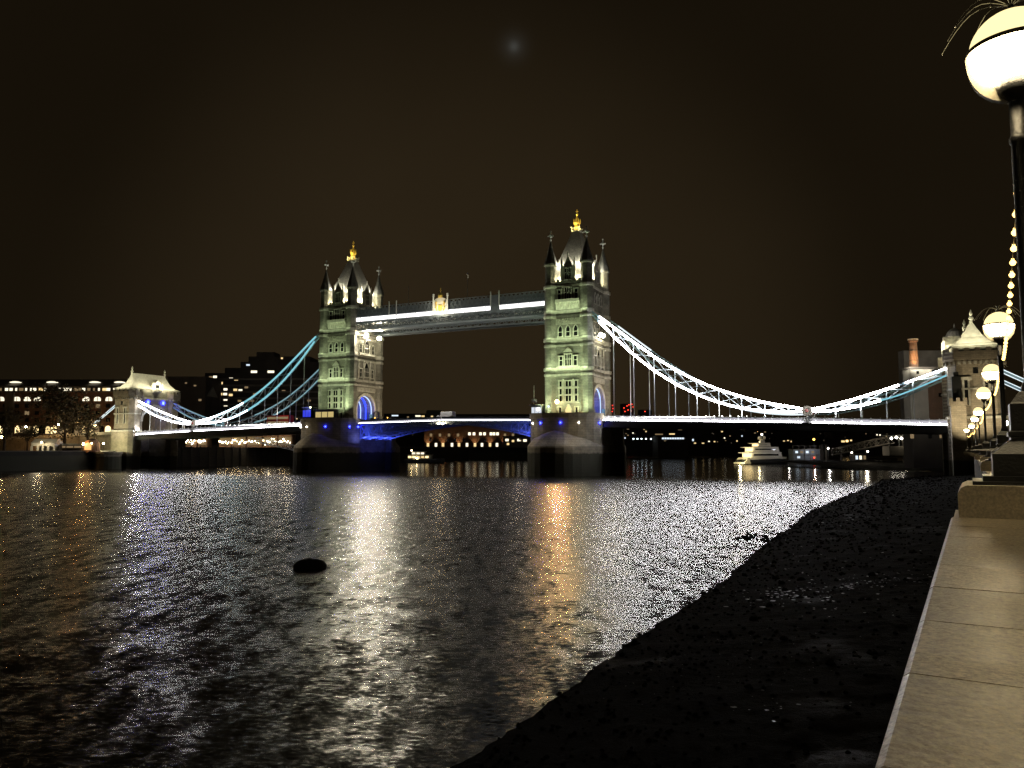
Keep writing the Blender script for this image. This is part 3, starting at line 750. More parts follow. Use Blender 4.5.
    # gabled dormers on each side with a window
    for face, pl, hw in ((0,BY,2.0),(1,BX,2.6),(2,BY,2.0),(3,BX,2.6)):
        m = MB(); d = 2.6
        g = [(-hw,-d,54.5),(hw,-d,54.5),(hw,-d,59.6),(hw*0.72,-d,60.2),(0,-d,63.0),(-hw*0.72,-d,60.2),(-hw,-d,59.6)]
        m.extrude(g, (0,d-0.15,0))
        for sx in (-1,1): m.box(sx*hw-0.28, sx*hw+0.28, -0.6, 0.02, 54.5, 61.2); m.lathe([(0.36,61.2),(0.03,62.8)], sx*hw, -0.3, 4, 0.5)
        m.box(-0.14,0.14,-0.3,0.0,63.0,64.4)
        o = m.build('dormer', M['trim'], T); o.rotation_euler = (0,0,(0,math.pi/2,math.pi,-math.pi/2)[face]); o.location = ((0,pl,0),(-pl,0,0),(0,-pl,0),(pl,0,0))[face]
        put_window('tallwide', T, 0, 56.2, face, pl-0.14)
    # great roof, gallery and gilded crown
    m = MB(); m.lathe([(1.0,54.6),(1.0,57.0),(0.80,61.5),(0.19,72.0)], 0, 0, 4, 0.5, 5.3*math.sqrt(2), 6.7*math.sqrt(2))
    rf = m.build('roof', M['slate'], T)
    m = MB()
    m.box(-1.25,1.25,-1.6,1.6,71.9,72.2)
    for x in (-1.2,-0.4,0.4,1.2):
        for y in (-1.55,1.55): m.box(x-0.05,x+0.05,y-0.05,y+0.05,72.2,72.9)
    for y in (-0.5,0.5):
        for x in (-1.2,1.2): m.box(x-0.05,x+0.05,y-0.05,y+0.05,72.2,72.9)
    m.box(-1.25,1.25,1.5,1.6,72.9,73.0); m.box(-1.25,1.25,-1.6,-1.5,72.9,73.0); m.box(-1.25,-1.15,-1.5,1.5,72.9,73.0); m.box(1.15,1.25,-1.5,1.5,72.9,73.0)
    for x in (-1.2,1.2):
        for y in (-1.55,1.55): m.sphere((x,y,73.25),0.2,6,5)
    m.build('roof_gallery', M['trim'], rf)
    m = MB(); m.lathe([(1.0,72.2),(1.0,72.6),(0.82,72.9),(0.85,74.0),(1.1,74.6),(1.12,74.9),(0.75,75.1),(0.5,76.0),(0.22,76.7),(0.2,77.0),(0.38,77.2),(0.38,77.55),(0.14,77.8),(0.12,79.0)], n=8)
    for k in range(8):
        q = 2*math.pi*k/8; m.lathe([(0.22,74.8),(0.03,76.0)], 0.98*math.cos(q), 0.98*math.sin(q), 5)
    m.box(-0.42,0.42,-0.1,0.1,78.2,78.45)
    m.build('gilded_crown', M['gold'], rf)
    # river faces
    for face in (0, 2):
        p = BY + 0.01
        for z in (20.9, 22.9, 25.1):
            for x in (-2.35, 2.35): put_window('small', T, x, z, face, p)
            put_window('wide', T, 0, z, face, p, None)
        put_window('door', T, 0, DK+0.3, face, p, 'win_warm' if face == 0 else None)
        for x in (-2.5, 2.5): put_window('small', T, x, 17.6, face, p)
        for x in (-2.2, 2.2): put_window('tall', T, x, 31.1, face, p)
        put_window('tallwide', T, 0, 31.1, face, p)
        for x in (-2.35, 0, 2.35): put_window('arch', T, x, 39.6, face, p)
        put_window('tallwide', T, 0, 50.5, face, p)
        for x in (-2.6, 2.6): put_window('tall', T, x, 50.5, face, p)
    # road faces
    for face in (1, 3):
        p = BX + 0.01
        put_window('bigarch', T, 0, 31.6, face, p)
        for x in (-3.2, 3.2): put_window('tall', T, x, 31.4, face, p)
        put_window('bigarch', T, 0, 39.6, face, p)
        for x in (-3.4, 3.4): put_window('arch', T, x, 39.6, face, p)
        for x in (-2.4, 0, 2.4): put_window('arch', T, x, 49.6, face, p)
    # balconies, gable hoods, corbel friezes and carved bands
    for sy in (1, -1):
        Y = lambda a, b: tuple(sorted((sy*a, sy*b)))
        m = MB(); m.box(-3.7,3.7,*Y(BY,BY+0.9),49.3,49.75); m.box(-3.7,3.7,*Y(BY+0.75,BY+0.9),49.75,50.25); m.build('balcony', M['trim'], T)
        m = MB(); m.box(-3.7,3.7,*Y(BY,BY+0.08),47.3,49.29)
        for k in range(9):
            x = -3.4+k*0.85; m.extrude([(x-0.3,sy*(BY+0.06),49.29),(x+0.3,sy*(BY+0.06),49.29),(x,sy*(BY+0.06),47.6)], (0,sy*0.5,0))
        m.build('balcony_corbel_frieze', M['trim'], T)
        m = MB(); m.box(-3.8,3.8,*Y(BY,BY+0.08),42.9,44.9)
        for k in range(9):
            for j in range(3):
                x = -3.4+k*0.85+(j%2)*0.42
                if x < 3.6: m.box(x-0.2,x+0.2,*Y(BY+0.06,BY+0.30+0.12*j),43.0+j*0.66,43.4+j*0.66)
        m.build('corbel_frieze', M['trim'], T)
        m = MB(); m.extrude([(-1.5,sy*BY,34.9),(1.5,sy*BY,34.9),(0,sy*BY,36.4)], (0,sy*0.35,0)); m.build('window_hood', M['trim'], T)
        for z0, z1, hw in ((30.45,30.8,3.6),(24.65,24.82,3.3),(20.3,20.5,3.3)):
            m = MB(); m.box(-hw,hw,*Y(BY,BY+0.23),z0,z1); m.build('sill_band', M['trim'], T)
        for x in (-1.5,1.5): m = MB(); m.box(x-0.16,x+0.16,*Y(BY,BY+0.42),20.52,27.2); m.build('bay_shaft', M['trim'], T)
    for sx in (1, -1):
        X = lambda a, b: tuple(sorted((sx*a, sx*b)))
        m = MB(); m.box(*X(BX,BX+0.1),-5.2,5.2,43.9,44.95)
        for k in range(13): y = -4.8+k*0.8; m.box(*X(BX+0.08,BX+0.45),y-0.2,y+0.2,44.0,44.9)
        m.build('corbel_frieze', M['trim'], T)
        m = MB(); m.box(*X(BX,BX+0.3),-4.9,4.9,26.4,26.8)
        for k in range(13): y = -4.8+k*0.8; m.box(*X(BX,BX+0.29),y-0.25,y+0.25,26.79,27.9)
        m.build('carved_band', M['trim'], T)
        m = MB(); m.box(*X(BX,BX+0.8),-4.6,4.6,38.6,39.25); m.build('balcony', M['trim'], T)
        for y in (-4.6,-1.75,1.75,4.6): m = MB(); m.box(*X(BX,BX+0.4),y-0.2,y+0.2,30.5,37); m.build('pilaster', M['trim'], T)
    # lit arches inside the roadway tunnel
    for k, x in enumerate((-5.2,-3.0,-0.8,1.4,3.6)):
        m = MB(); o = arch_pts(4.7, 20.4, 25.1, 18); m.strip([(x,4.7-0.12,DK+0.6)] + [(x, y*0.985, z-0.05) for y, z in o][::-1] + [(x,-4.7+0.12,DK+0.6)], 0.35 if k % 2 == 0 else 0.7, 0.14)
        m.build('light_arch', M['led_ice'] if k % 2 == 0 else M['led_blue'], T)
    # blue barrier boards at the foot of the arch
    m = MB(); m.box(-6.9,-6.75,-3.9,-1.2,DK,DK+2.4); m.build('barrier_board', M['blueboard'], T)
    return T
GREEN = (0.80, 1.0, 0.56); CREAM = (1.0, 0.86, 0.55); WARMW = (1.0, 0.88, 0.60)
def flood_head(T, p, aim, r, lens):
    """hooded lamp: a dished lens in an iron housing that throws its light one way"""
    H = MB(); H.lathe([(r*0.5,-0.5),(r*1.15,-0.3),(r*1.2,0.12),(r*1.05,0.12),(r*1.02,0.0),(0.01,-0.02)], n=14)
    h = H.build('lamp_housing', M['iron'], T); h.location = p; h.rotation_euler = (Vector(aim)-Vector(p)).to_track_quat('Z','Y').to_euler()
    L = MB(); L.lathe([(r,0.02),(r*0.8,0.07),(0.01,0.1)], n=14); L.build('lamp_lens', M[lens], h)
def tower_lights(T, far):
    k = 1.15 if not far else 0.62
    # floodlights on the pier washing the river face
    for x in (-6.8, 6.8):
        f = MB(); f.box(x-0.35,x+0.35,13.6,14.1,DK,DK+0.5); f.build('floodlight', M['iron'], T)
        light('SPOT', 'flood_beam', (x, 13.5 if not far else 12.7, DK+0.7 if not far else DK+4.2), 5200*k, GREEN, T, 0.4, (x*0.4, 8.0, 25), 110, 0.8)
        light('SPOT', 'flood_beam', (x*0.7, 17.5, DK+0.9), 6200*k, GREEN, T, 0.4, (x*0.4, 8.0, 42), 75, 0.9)
    # linear washes on each ledge
    for z, e in ((30.6, 480),(39.3, 360),(47.2, 260)):
        light('AREA', 'ledge_wash', (0, BY+2.3, z-0.3), e*k, GREEN, T, 12.5, (0, BY-0.2, z+4.6), sizey=0.25)
    # roof-space lamps behind the battlements
    for x in (-4.2, 4.2):
        for y in (-5.6, 5.6):
            light('POINT', 'roof_lamp', (x, y, 57.0), 1500*(1 if not far else 0.9), (1.0,0.90,0.55), T, 0.25)
    for x in (-4.2, 4.2):
        for y in (-1, 1):
            light('POINT', 'roof_lamp', (x*1.26, y*3.9, 61.0), 620, (1.0,0.95,0.76), T, 0.3); light('POINT', 'roof_lamp', (x*0.76, y*6.6, 61.2), 620, (1.0,0.95,0.76), T, 0.3)
    for y in (-3.7, 3.7):
        light('POINT', 'roof_lamp', (-5.6, y, 57.0), 900, (1.0,0.90,0.55), T, 0.25)
    for x in (-3.0, 3.0):
        light('POINT', 'roof_lamp', (x, 7.35, 56.6), 420, (1.0,0.90,0.55), T, 0.25)
    light('SPOT', 'crown_lamp', (-1.9, 2.7, 71.6), 1700, (1.0,0.80,0.28), T, 0.15, (0.0,0.0,75.6), 80, 0.7)
    light('SPOT', 'crown_lamp', (1.6, 3.0, 71.6), 1700, (1.0,0.80,0.28), T, 0.15, (0.0,0.0,75.6), 80, 0.7)
    light('AREA', 'tunnel_wash', (0,0,24.6), 2200, (0.05,0.08,1.0), T, 9, (0,0,10), sizey=6)
    light('POINT', 'arch_glow', (-6.6, 2.5, 18.6), 120, (0.05,0.08,1.0), T, 0.4)
near_tower = make_tower('tall gothic tower on the near pier, the larger right-hand one')
far_tower = copy_tree(near_tower); far_tower.location = W(SPAN, 0); far_tower['label'] = 'gothic tower on the far pier, the smaller left-hand one'
tower_lights(near_tower, False); tower_lights(far_tower, True)
# twin lamps over the south faces
def bracket_lamp(T, y, z, e, xoff=1.5, col_=(1.0,0.88,0.58), r=0.6, lens='flood_lens'):
    m = MB(); m.bar((-BX,y,z-0.4),(-BX-xoff,y,z),0.12); m.build('lamp_bracket', M['iron'], T)
    flood_head(T, (-BX-xoff-0.2,y,z), (-BX-30,y+34,z-16), r, lens)
    light('POINT', 'face_lamp', (-BX-xoff-1.4,y,z-2.2), e, col_, T, 0.4)
for y in (3.6,-3.6): bracket_lamp(far_tower, y, 45.0, 620, 2.4)
for y in (1.2,-1.2): bracket_lamp(near_tower, y, 40.4, 330, 1.0, lens='flood_lens_small')
light('POINT', 'door_lamp', (3.0, 10.4, 20.2), 260, (1.0,0.62,0.25), near_tower, 0.3)
flood_head(near_tower, (3.0,9.4,20.7), (0,60,8), 0.42, 'amber_lens')
light('POINT', 'door_lamp', (-2.2, 10.2, 18.6), 150, (1.0,0.66,0.28), near_tower, 0.3)
light('AREA', 'south_wash', (-14, 0, 17.2), 1500, (1.0,0.80,0.52), near_tower, 6, (-6, 0, 36), sizey=2)
light('AREA', 'south_wash', (-14, 0, 17.2), 1300, (1.0,0.80,0.52), far_tower, 6, (-6, 0, 34), sizey=2)

# ------------------------------------------------------------------ the bridge: walkways
def make_walkway(label, r, lit):
    Wk = broot('high_walkway', label, 'walkway', 0, r, 0, 'high level walkways between the towers')
    x0, x1 = 7.0, SPAN-7.0; hw = 1.9
    m = MB(); m.box(x0,x1,-hw+0.1,hw-0.1,46.2,46.6); m.box(x0,x1,-hw+0.1,hw-0.1,48.5,49.0); m.box(x0,x1,-hw+0.35,hw-0.35,49.0,53.1); m.build('deck', M['walksteel'], Wk)
    m = MB()
    for sy in (-1,1):
        y = sy*hw
        m.bar((x0,y,46.35),(x1,y,46.35),0.25,0.5); m.bar((x0,y,48.75),(x1,y,48.75),0.25,0.5)
        n = 26; dx = (x1-x0)/n
        for k in range(n):
            a = x0+k*dx
            m.bar((a,y,46.5),(a+dx,y,48.6),0.12,0.22); m.bar((a,y-0.03*sy,48.6),(a+dx,y-0.03*sy,46.5),0.10,0.22); m.bar((a,y,46.4),(a,y,48.7),0.2,0.2)
    m.build('lower_lattice', M['walksteel'], Wk)
    m = MB()
    for sy in (-1,1):
        y = sy*(hw+0.05)
        m.bar((x0,y,53.65),(x1,y,53.65),0.22,0.22); m.bar((x0,y,50.7),(x1,y,50.7),0.22,0.2)
        n = 48; dx = (x1-x0)/n
        for k in range(n):
            a = x0+k*dx
            m.bar((a,y,50.8),(a+dx,y,53.6),0.12,0.26); m.bar((a,y-0.02*sy,53.6),(a+dx,y-0.02*sy,50.8),0.10,0.26)
    m.build('upper_lattice', M['walksteel'], Wk)
    m = MB(); m.box(x0,x1,-0.9,0.9,53.1,53.3); m.build('roof', M['walksteel'], Wk)
    for a, b in ((x0,22.3),(25.3,x1)):
        m = MB(); m.box(a, b, hw+0.02, hw+0.16, 49.15, 50.45)
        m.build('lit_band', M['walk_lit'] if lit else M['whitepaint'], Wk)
        m = MB(); m.box(a, b, hw+0.02, hw+0.26, 49.02, 49.14)
        for q in np.arange(a+1.8, b, 3.56): m.box(q-0.05,q+0.05,hw+0.15,hw+0.24,49.14,50.5)
        m.build('band_mullions', M['walksteel'], Wk)
    # pedestal panels with small posts
    for xc in (23.8, 60.6):
        if xc < 30: m = MB(); m.box(xc-1.5,xc+1.5,hw+0.0,hw+0.3,48.9,53.7); m.build('panel', M['walksteel'], Wk)
        m = MB()
        for q in (-1.4,1.4): m.box(xc+q-0.13,xc+q+0.13,hw+0.3,hw+0.55,50.2,54.6); m.sphere((xc+q,hw+0.42,54.75),0.2,8,6)
        m.build('panel_post', M['whitepaint'], Wk)
    return Wk
wk1 = make_walkway('near upstream high walkway with white lit band and lattice parapet', 5.2, True)
wk2 = make_walkway('downstream high walkway half hidden behind the near one', -5.2, False)
# coat-of-arms panel in the middle of the near walkway
cr = thing('crest_panel', 'cream heraldic panel with crown and two posts, mid-walkway', 'crest', W(42.6, 7.6, 49.2), BROT); cr.scale = (1.12, 1.0, 1.12)
m = MB(); n = 12
m.extrude([(-2.0,0,0),(2.0,0,0),(2.0,0,3.6)] + [(2.0*math.cos(a), 0, 3.6+1.1*math.sin(a)) for a in np.linspace(0.15, math.pi-0.15, n)] + [(-2.0,0,3.6)], (0,0.35,0)); m.build('shield_board', M['canvas'], cr)
m = MB()
m.extrude([(-0.7,0.35,1.2),(0,0.35,0.6),(0.7,0.35,1.2),(0.7,0.35,2.6),(-0.7,0.35,2.6)], (0,0.12,0)); m.build('shield', M['gold'], cr)
for sx in (-1,1):
    m = MB(); m.tube([(sx*1.0,0.45,1.0),(sx*1.35,0.45,1.7),(sx*1.15,0.45,2.4),(sx*1.5,0.45,3.2)],0.22,6); m.sphere((sx*1.3,0.45,3.3),0.3,8,6); m.build('supporter_beast', M['gold'], cr)
    m = MB(); m.box(sx*2.25-0.16,sx*2.25+0.16,0.1,0.42,-0.2,5.0); m.box(sx*2.25-0.26,sx*2.25+0.26,0.0,0.52,5.0,5.2); m.sphere((sx*2.25,0.26,5.55),0.36,8,6); m.build('crest_post', M['whitepaint'], cr)
m = MB(); m.lathe([(0.65,4.6),(0.7,5.0),(0.75,5.3),(0.5,5.8),(0.12,6.0),(0.1,6.4)],0,0.2,10); m.box(-0.28,0.28,0.12,0.28,6.55,6.75); m.box(-0.09,0.09,0.12,0.28,6.3,7.3); m.build('crown', M['gold'], cr)
light('AREA', 'crest_wash', (0, 3.0, 0.0), 520, (1.0,0.88,0.60), cr, 3.5, (0, 0, 3.0), sizey=0.4)
# flagstaffs on the walkway
for s, h, lab in ((35.0, 9.0, 'tall flagstaff with a furled flag right of the crest'), (56.8, 6.5, 'shorter bare flagstaff left of the crest')):
    f = thing('flagpole', lab, 'flagpole', W(s, 4.2, 53.2), BROT)
    m = MB(); m.tube([(0,0,0),(0,0,h)], 0.09, 8, 0.05); m.sphere((0,0,h),0.16,8,6); m.build('pole', M['walksteel'], f)
    if h > 8:
        m = MB(); m.tube([(0.1,0,h-0.3),(-0.35,0.1,h-0.9),(-0.25,0.15,h-1.6),(0.05,0.1,h-2.1)],0.22,7,0.1); m.build('furled_flag', M['canvas'], f)
# soft fill light added below the walkway to brighten its dark truss
light('AREA', 'underside_fill', (SPAN/2, 6.5, 43.5), 1500, (1.0,0.93,0.72), wk1, 62, (SPAN/2, 1.0, 48), sizey=1.0)

# ------------------------------------------------------------------ the bridge: suspended side spans and chains
HI = [(7.0,46.2),(8.2,45.5),(16,39.2),(24,33.0),(29.2,29.4),(35.4,25.7),(41.5,22.9),(47.4,20.8),(53.1,19.1),(58,18.05),(61.6,17.5),(63.4,17.0)]
LO = [(7.0,45.4),(9.8,43.0),(13.5,38.5),(20.1,32.4),(24.7,28.6),(30.4,24.8),(35.9,21.8),(41.4,19.5),(47.3,17.75),(53.0,16.85),(58,16.5),(61.6,16.45),(63.4,16.7)]
SH = [(63.6,16.9),(66.5,17.3),(74.4,19.3),(84.3,22.4),(94.6,26.1)]
SL = [(63.6,16.6),(66.5,16.2),(74.4,17.35),(84.2,19.9),(94.6,24.5)]
ip = lambda tab, x: float(np.interp(x, [a for a, _ in tab], [b for _, b in tab]))
def smooth_tab(tab, n=30):
    # monotone smoothing of the measured chain curve
    xs = np.linspace(tab[0][0], tab[-1][0], n); ys = np.interp(xs, [a for a,_ in tab],[b for _,b in tab])
    for _ in range(2): ys[1:-1] = 0.25*ys[:-2]+0.5*ys[1:-1]+0.25*ys[2:]
    return list(zip(xs, ys))
HI, LO, SH, SL = smooth_tab(HI), smooth_tab(LO), smooth_tab(SH, 16), smooth_tab(SL, 16)
def deck_z(d):       # underside of the lit parapet, d metres from the tower centre along a side span
    return float(np.interp(d, [10, 61, 95], [15.1, 13.7, 12.55]))
def make_side(sgn, s0, labels):
    """sgn: +1 span runs away beyond the far tower, -1 towards the viewer's bank"""
    S = broot('side_span', labels[0], 'bridge span', s0, 0, 0, 'suspended side spans')
    ds = np.linspace(10.7, 94.4, 40)
    pts = lambda y, dz: [(sgn*d, y, deck_z(d)+dz) for d in ds]
    m = MB(); 
    for y in (-8.9, 8.9): m.strip(pts(y, -0.95), 0.5, 1.7)
    for y in (-4, 0, 4): m.strip(pts(y, -0.9), 0.4, 1.3)
    for d in np.arange(12, 93, 4.1): m.box(sgn*d-0.2,sgn*d+0.2,-8.6,8.6,deck_z(d)-1.4,deck_z(d)-0.3)
    m.build('girder', M['darksteel'], S)
    m = MB(); m.strip([(sgn*d,0,deck_z(d)+0.05) for d in ds], 18.0, 0.25); m.build('roadway', M['asphalt'], S)
    jo = 63.5
    for y in (-9.25, 9.25):
        for lo, hi in ((10.8, jo-1.2), (jo+1.2, 94.2)):
            dd = np.linspace(lo, hi, 30)
            m = MB(); m.strip([(sgn*d, y, deck_z(d)+0.62) for d in dd], 0.14, 0.8); m.build('self_lit_parapet', M['parapet_glow'], S)
            m = MB(); m.strip([(sgn*d, y+0.30*(1 if y>0 else -1), deck_z(d)+0.22) for d in dd], 0.06, 0.26); m.build('led_line', M['led_line' if sgn < 0 else 'led_line_far'], S)
        m = MB(); m.strip([(sgn*d, y+0.2*(1 if y>0 else -1), deck_z(d)+0.07) for d in ds], 0.25, 0.06); m.build('led_shield', M['darksteel'], S)  # added shelf, keeps the LED light off the girder
        m = MB(); m.strip([(sgn*d, y-0.16*(1 if y>0 else -1), deck_z(d)+0.66) for d in ds], 0.1, 1.2); m.strip([(sgn*d, y, deck_z(d)+1.27) for d in ds], 0.34, 0.16)
        for d in np.arange(12.2, 93, 2.05): m.box(sgn*d-0.13,sgn*d+0.13,y-0.13,y+0.13,deck_z(d)+1.2,deck_z(d)+1.62)
        for d in np.arange(12.2, 93, 2.05): m.box(sgn*d-0.13,sgn*d+0.13,y-0.13,y+0.13,deck_z(d)+0.12,deck_z(d)+1.21)
        m.build('parapet_rail', M['whitepaint'], S)
    for y, lab in ((8.0, labels[1]), (-8.0, labels[2])):
        C = broot('suspension_chain', lab, 'bridge chain', s0, y, 0, 'suspension chains')
        near = y > 0
        def P(tab): return [(sgn*d, 0, z) for d, z in tab]
        paint = M['whitepaint'] if near else M['bluepaint']
        m = MB(); m.strip(P(HI), 0.55, 0.42); m.build('upper_chord', M['bluepaint'], C)
        m = MB(); m.strip(P(LO), 0.55, 0.42); m.build('lower_chord', M['bluepaint'], C)
        m = MB(); m.strip(P(SH), 0.55, 0.42); m.build('upper_chord', M['bluepaint'], C); m = MB(); m.strip(P(SL), 0.55, 0.42); m.build('lower_chord', M['bluepaint'], C)
        m = MB()
        kn = [9.0] + [13.5+5.7*k for k in range(9)]
        for k in range(len(kn)-1):
            a, b = kn[k], kn[k+1]
            m.bar((sgn*a,0.05,ip(HI,a)),(sgn*b,0.05,ip(LO,b)),0.14,0.22); m.bar((sgn*a,-0.05,ip(LO,a)),(sgn*b,-0.05,ip(HI,b)),0.14,0.22)
            m.bar((sgn*b,0,ip(LO,b)),(sgn*b,0,ip(HI,b)),0.2,0.26)
        m.build('bracing', M['bracepaint' if sgn < 0 else 'whitepaint'], C); m = MB()  # left-span bracing white to look lit, right-span darker to look dimmer: same steel
        kn2 = [65,70,75.7,81.4,87.1,94]
        for k in range(len(kn2)-1):
            a, b = kn2[k], kn2[k+1]
            m.bar((sgn*a,0.05,ip(SH,a)),(sgn*b,0.05,ip(SL,b)),0.14,0.22); m.bar((sgn*a,-0.05,ip(SL,a)),(sgn*b,-0.05,ip(SH,b)),0.14,0.22)
            m.bar((sgn*b,0,ip(SL,b)),(sgn*b,0,ip(SH,b)),0.2,0.26)
        m.build('short_bracing', M['bracepaint'], C)
        for d in [13.5+5.7*k for k in range(8)]:
            m = MB(); m.tube([(sgn*d,0,deck_z(d)+0.2),(sgn*d,0,ip(LO,d)-0.2)],0.13,8); m.lathe([(0.26,deck_z(d)+0.9),(0.26,deck_z(d)+1.6),(0.14,deck_z(d)+1.8)],sgn*d,0,8); m.build('hanger', M['whitepaint'], C)
        for d in (70,75.7,81.4,87.1):
            m = MB(); m.tube([(sgn*d,0,deck_z(d)+0.2),(sgn*d,0,ip(SL,d)-0.2)],0.13,8); m.build('hanger', M['whitepaint'], C)
        # knuckle joint between the two links with its stone-white drum
        m = MB(); m.box(sgn*63.5-1.0,sgn*63.5+1.0,-0.7,0.9,deck_z(63.5)-1.4,deck_z(63.5)+1.6); m.build('joint_post', M['darksteel'], C)
        m = MB(); m.lathe([(1.15,-0.8),(1.3,-0.6),(1.3,0.9),(1.05,1.05)], n=16); o = m.build('joint_drum', M['canvas'], C); o.rotation_euler = (-math.pi/2,0,0); o.location = (sgn*63.5,0.1,16.7)
        m = MB(); m.lathe([(0.45,1.05),(0.45,1.1)], n=16); m2 = m.build('joint_badge', M['red'], o)
        if near: light('POINT','joint_fill',(sgn*63.5,3.4,16.9),90,(1.0,0.95,0.88),C,0.2); light('AREA','chain_wash',(sgn*36,1.4,15.6),2600,(1.0,0.95,0.86),C,50,(sgn*36,0.6,30),sizey=0.3)  # point light is an added fill for the drum; no lamp stands there
        # back stay beyond the gateway down to the anchorage
        m = MB(); m.bar((sgn*103,0,26.0),(sgn*122,0,15.0),0.5,0.6); m.build('back_stay', M['bluepaint'], C)
        m = MB(); m.bar((sgn*103.4,0.33,26.2),(sgn*121,0.33,15.9),0.14,0.2); m.bar((sgn*103.4,0.33,25.4),(sgn*121,0.33,15.1),0.14,0.2); m.build('led_strip', M['led_soft'], C)
        # LED strips on the outer face of the chords
        def led(tab, lo, hi, mat, w=0.46):
            xs = np.linspace(lo, hi, 24); q = MB(); q.strip([(sgn*x, 0.42, ip(tab, x)) for x in xs], 0.10, w); q.build('led_strip', M[mat], C)
        if sgn < 0 and near:
            led(HI, 9.5, 62.5, 'led_white'); led(LO, 9.5, 62.5, 'led_white'); led(SH, 64.5, 84, 'led_white'); led(SL, 64.5, 80, 'led_white')
            led(SH, 85.5, 94, 'led_white', 0.3); led(SL, 80, 94, 'led_cyan', 0.3)
        elif sgn < 0:
            led(HI, 10.0, 20, 'led_soft'); led(LO, 40, 62, 'led_soft')
        elif near:
            led(HI, 8.5, 40, 'led_cyan', 0.62); led(LO, 9, 38, 'led_cyan', 0.62); led(HI, 40, 54, 'led_pale', 0.5); led(LO, 38, 48, 'led_pale', 0.5)
            led(HI, 54, 62.5, 'led_white_far'); led(LO, 48, 62.5, 'led_white_far'); led(SH, 64.5, 94, 'led_white_far'); led(SL, 64.5, 94, 'led_white_far')
        else:
            led(HI, 9, 50, 'led_dim'); led(LO, 12, 50, 'led_dim'); led(SH, 64.5, 90, 'led_dim'); led(SL, 64.5, 90, 'led_dim')
    return S
M['led_dim'] = emit('led_dim_cyan', (0.35,0.62,0.70), 0.55)
make_side(-1, 0, ('long side span from the near tower to the right-hand bank', 'brilliant white lit chain on the near side of the right-hand span', 'dim chain behind the white one on the right-hand span'))
make_side(1, SPAN, ('side span from the far tower to the left-hand bank', 'cyan and white lit chain on the near side of the left-hand span', 'pale unlit chain behind the cyan one on the left-hand span'))

# ------------------------------------------------------------------ the bridge: bascule leaves
def make_leaf(sgn, s0, label):
    B = broot('bascule_leaf', label, 'bridge span', s0, 0, 0, 'bascule leaves of the opening span')
    a0, a1 = 8.4, SPAN/2 - 0.15
    xs = np.linspace(a0, a1, 22)
    zt = lambda x: 15.3 + 0.5*(x-a0)/(a1-a0)
    zb = lambda x: zt(x) - 0.7 - 4.3*(1-(x-a0)/(a1-a0))**1.7
    m = MB(); m.strip([(sgn*x,0,zt(x)+0.1) for x in xs], 18.2, 0.3); m.build('roadway', M['asphalt'], B)
    for y in (-8.6, -3, 3, 8.6):
        m = MB(); m.strip([(sgn*x,y,zt(x)-0.3) for x in xs], 0.35, 0.5); m.strip([(sgn*x,y,zb(x)) for x in xs], 0.6, 0.35)
        kn = np.linspace(a0+2.4, a1-2, 13)
        for p, q in zip(kn[:-1], kn[1:]):
            m.bar((sgn*p,y,zb(p)),(sgn*q,y,zt(q)-0.4),0.22,0.26); m.bar((sgn*p,y+0.05,zt(p)-0.4),(sgn*q,y+0.05,zb(q)),0.2,0.26); m.bar((sgn*p,y,zb(p)),(sgn*p,y,zt(p)-0.4),0.28,0.28)
        m.box(*sorted((sgn*a0,sgn*(a0+2.4))),y-0.12,y+0.12,zb(a0)+0.1,zt(a0)-0.2)
        m.build('truss_girder', M['bascule'], B)
    m = MB()
    for x in np.linspace(a0+1, a1-0.5, 14): m.box(sgn*x-0.15,sgn*x+0.15,-8.4,8.4,zb(x)+0.25,min(zb(x)+0.8, zt(x)-0.12))
    m.build('cross_beam', M['bascule'], B)
    for y in (-9.3, 9.3):
        m = MB(); m.strip([(sgn*x,y,zt(x)+0.45) for x in xs], 0.12, 0.55); m.build('self_lit_parapet', M['parapet_glow'], B)
        m = MB(); m.strip([(sgn*x,y+0.26*(1 if y>0 else -1),zt(x)+0.2) for x in xs], 0.05, 0.09); m.build('led_line', M['led_line_mid'], B)
        m = MB(); m.strip([(sgn*x,y*1.025,zt(x)+0.12) for x in xs], 0.5, 0.06); m.strip([(sgn*x,y*0.985,zt(x)+0.75) for x in xs], 0.1, 1.0); m.strip([(sgn*x,y,zt(x)+1.3) for x in xs],0.2,0.1)  # lowest strip is an added shelf shading the girder from the LEDs
        m.build('parapet_rail', M['darksteel'], B)
    # blue lamps at the pier end
    for y in (-5.5, 0, 5.5):
        light('AREA', 'blue_wash', (sgn*(a0+2.8), y, zb(a0+2)-0.9), 330, (0.13,0.17,1.0), B, 3.5, (sgn*(a0+5.5), y, 40), sizey=0.6)
    light('AREA', 'blue_wash', (sgn*(a0+4.5), 11.5, 9.0), 300, (0.15,0.19,1.0), B, 3, (sgn*(a0+5), 9.2, 40), sizey=0.6)
    m = MB(); m.sphere((sgn*(a1-0.6), 9.7, zt(a1)-0.75), 0.32, 8, 6); m.build('navigation_light', M['lamp_warm'], B)
    return B
make_leaf(1, 0, 'near half of the opening span, blue-lit truss by the right tower')
make_leaf(-1, SPAN, 'far half of the opening span, blue-lit truss by the left tower')
light('AREA', 'pier_blue', (-10.4, 0, 12.5), 160, (0.05,0.08,1.0), pier_far, 14, (-9, 0, 3), sizey=0.8)

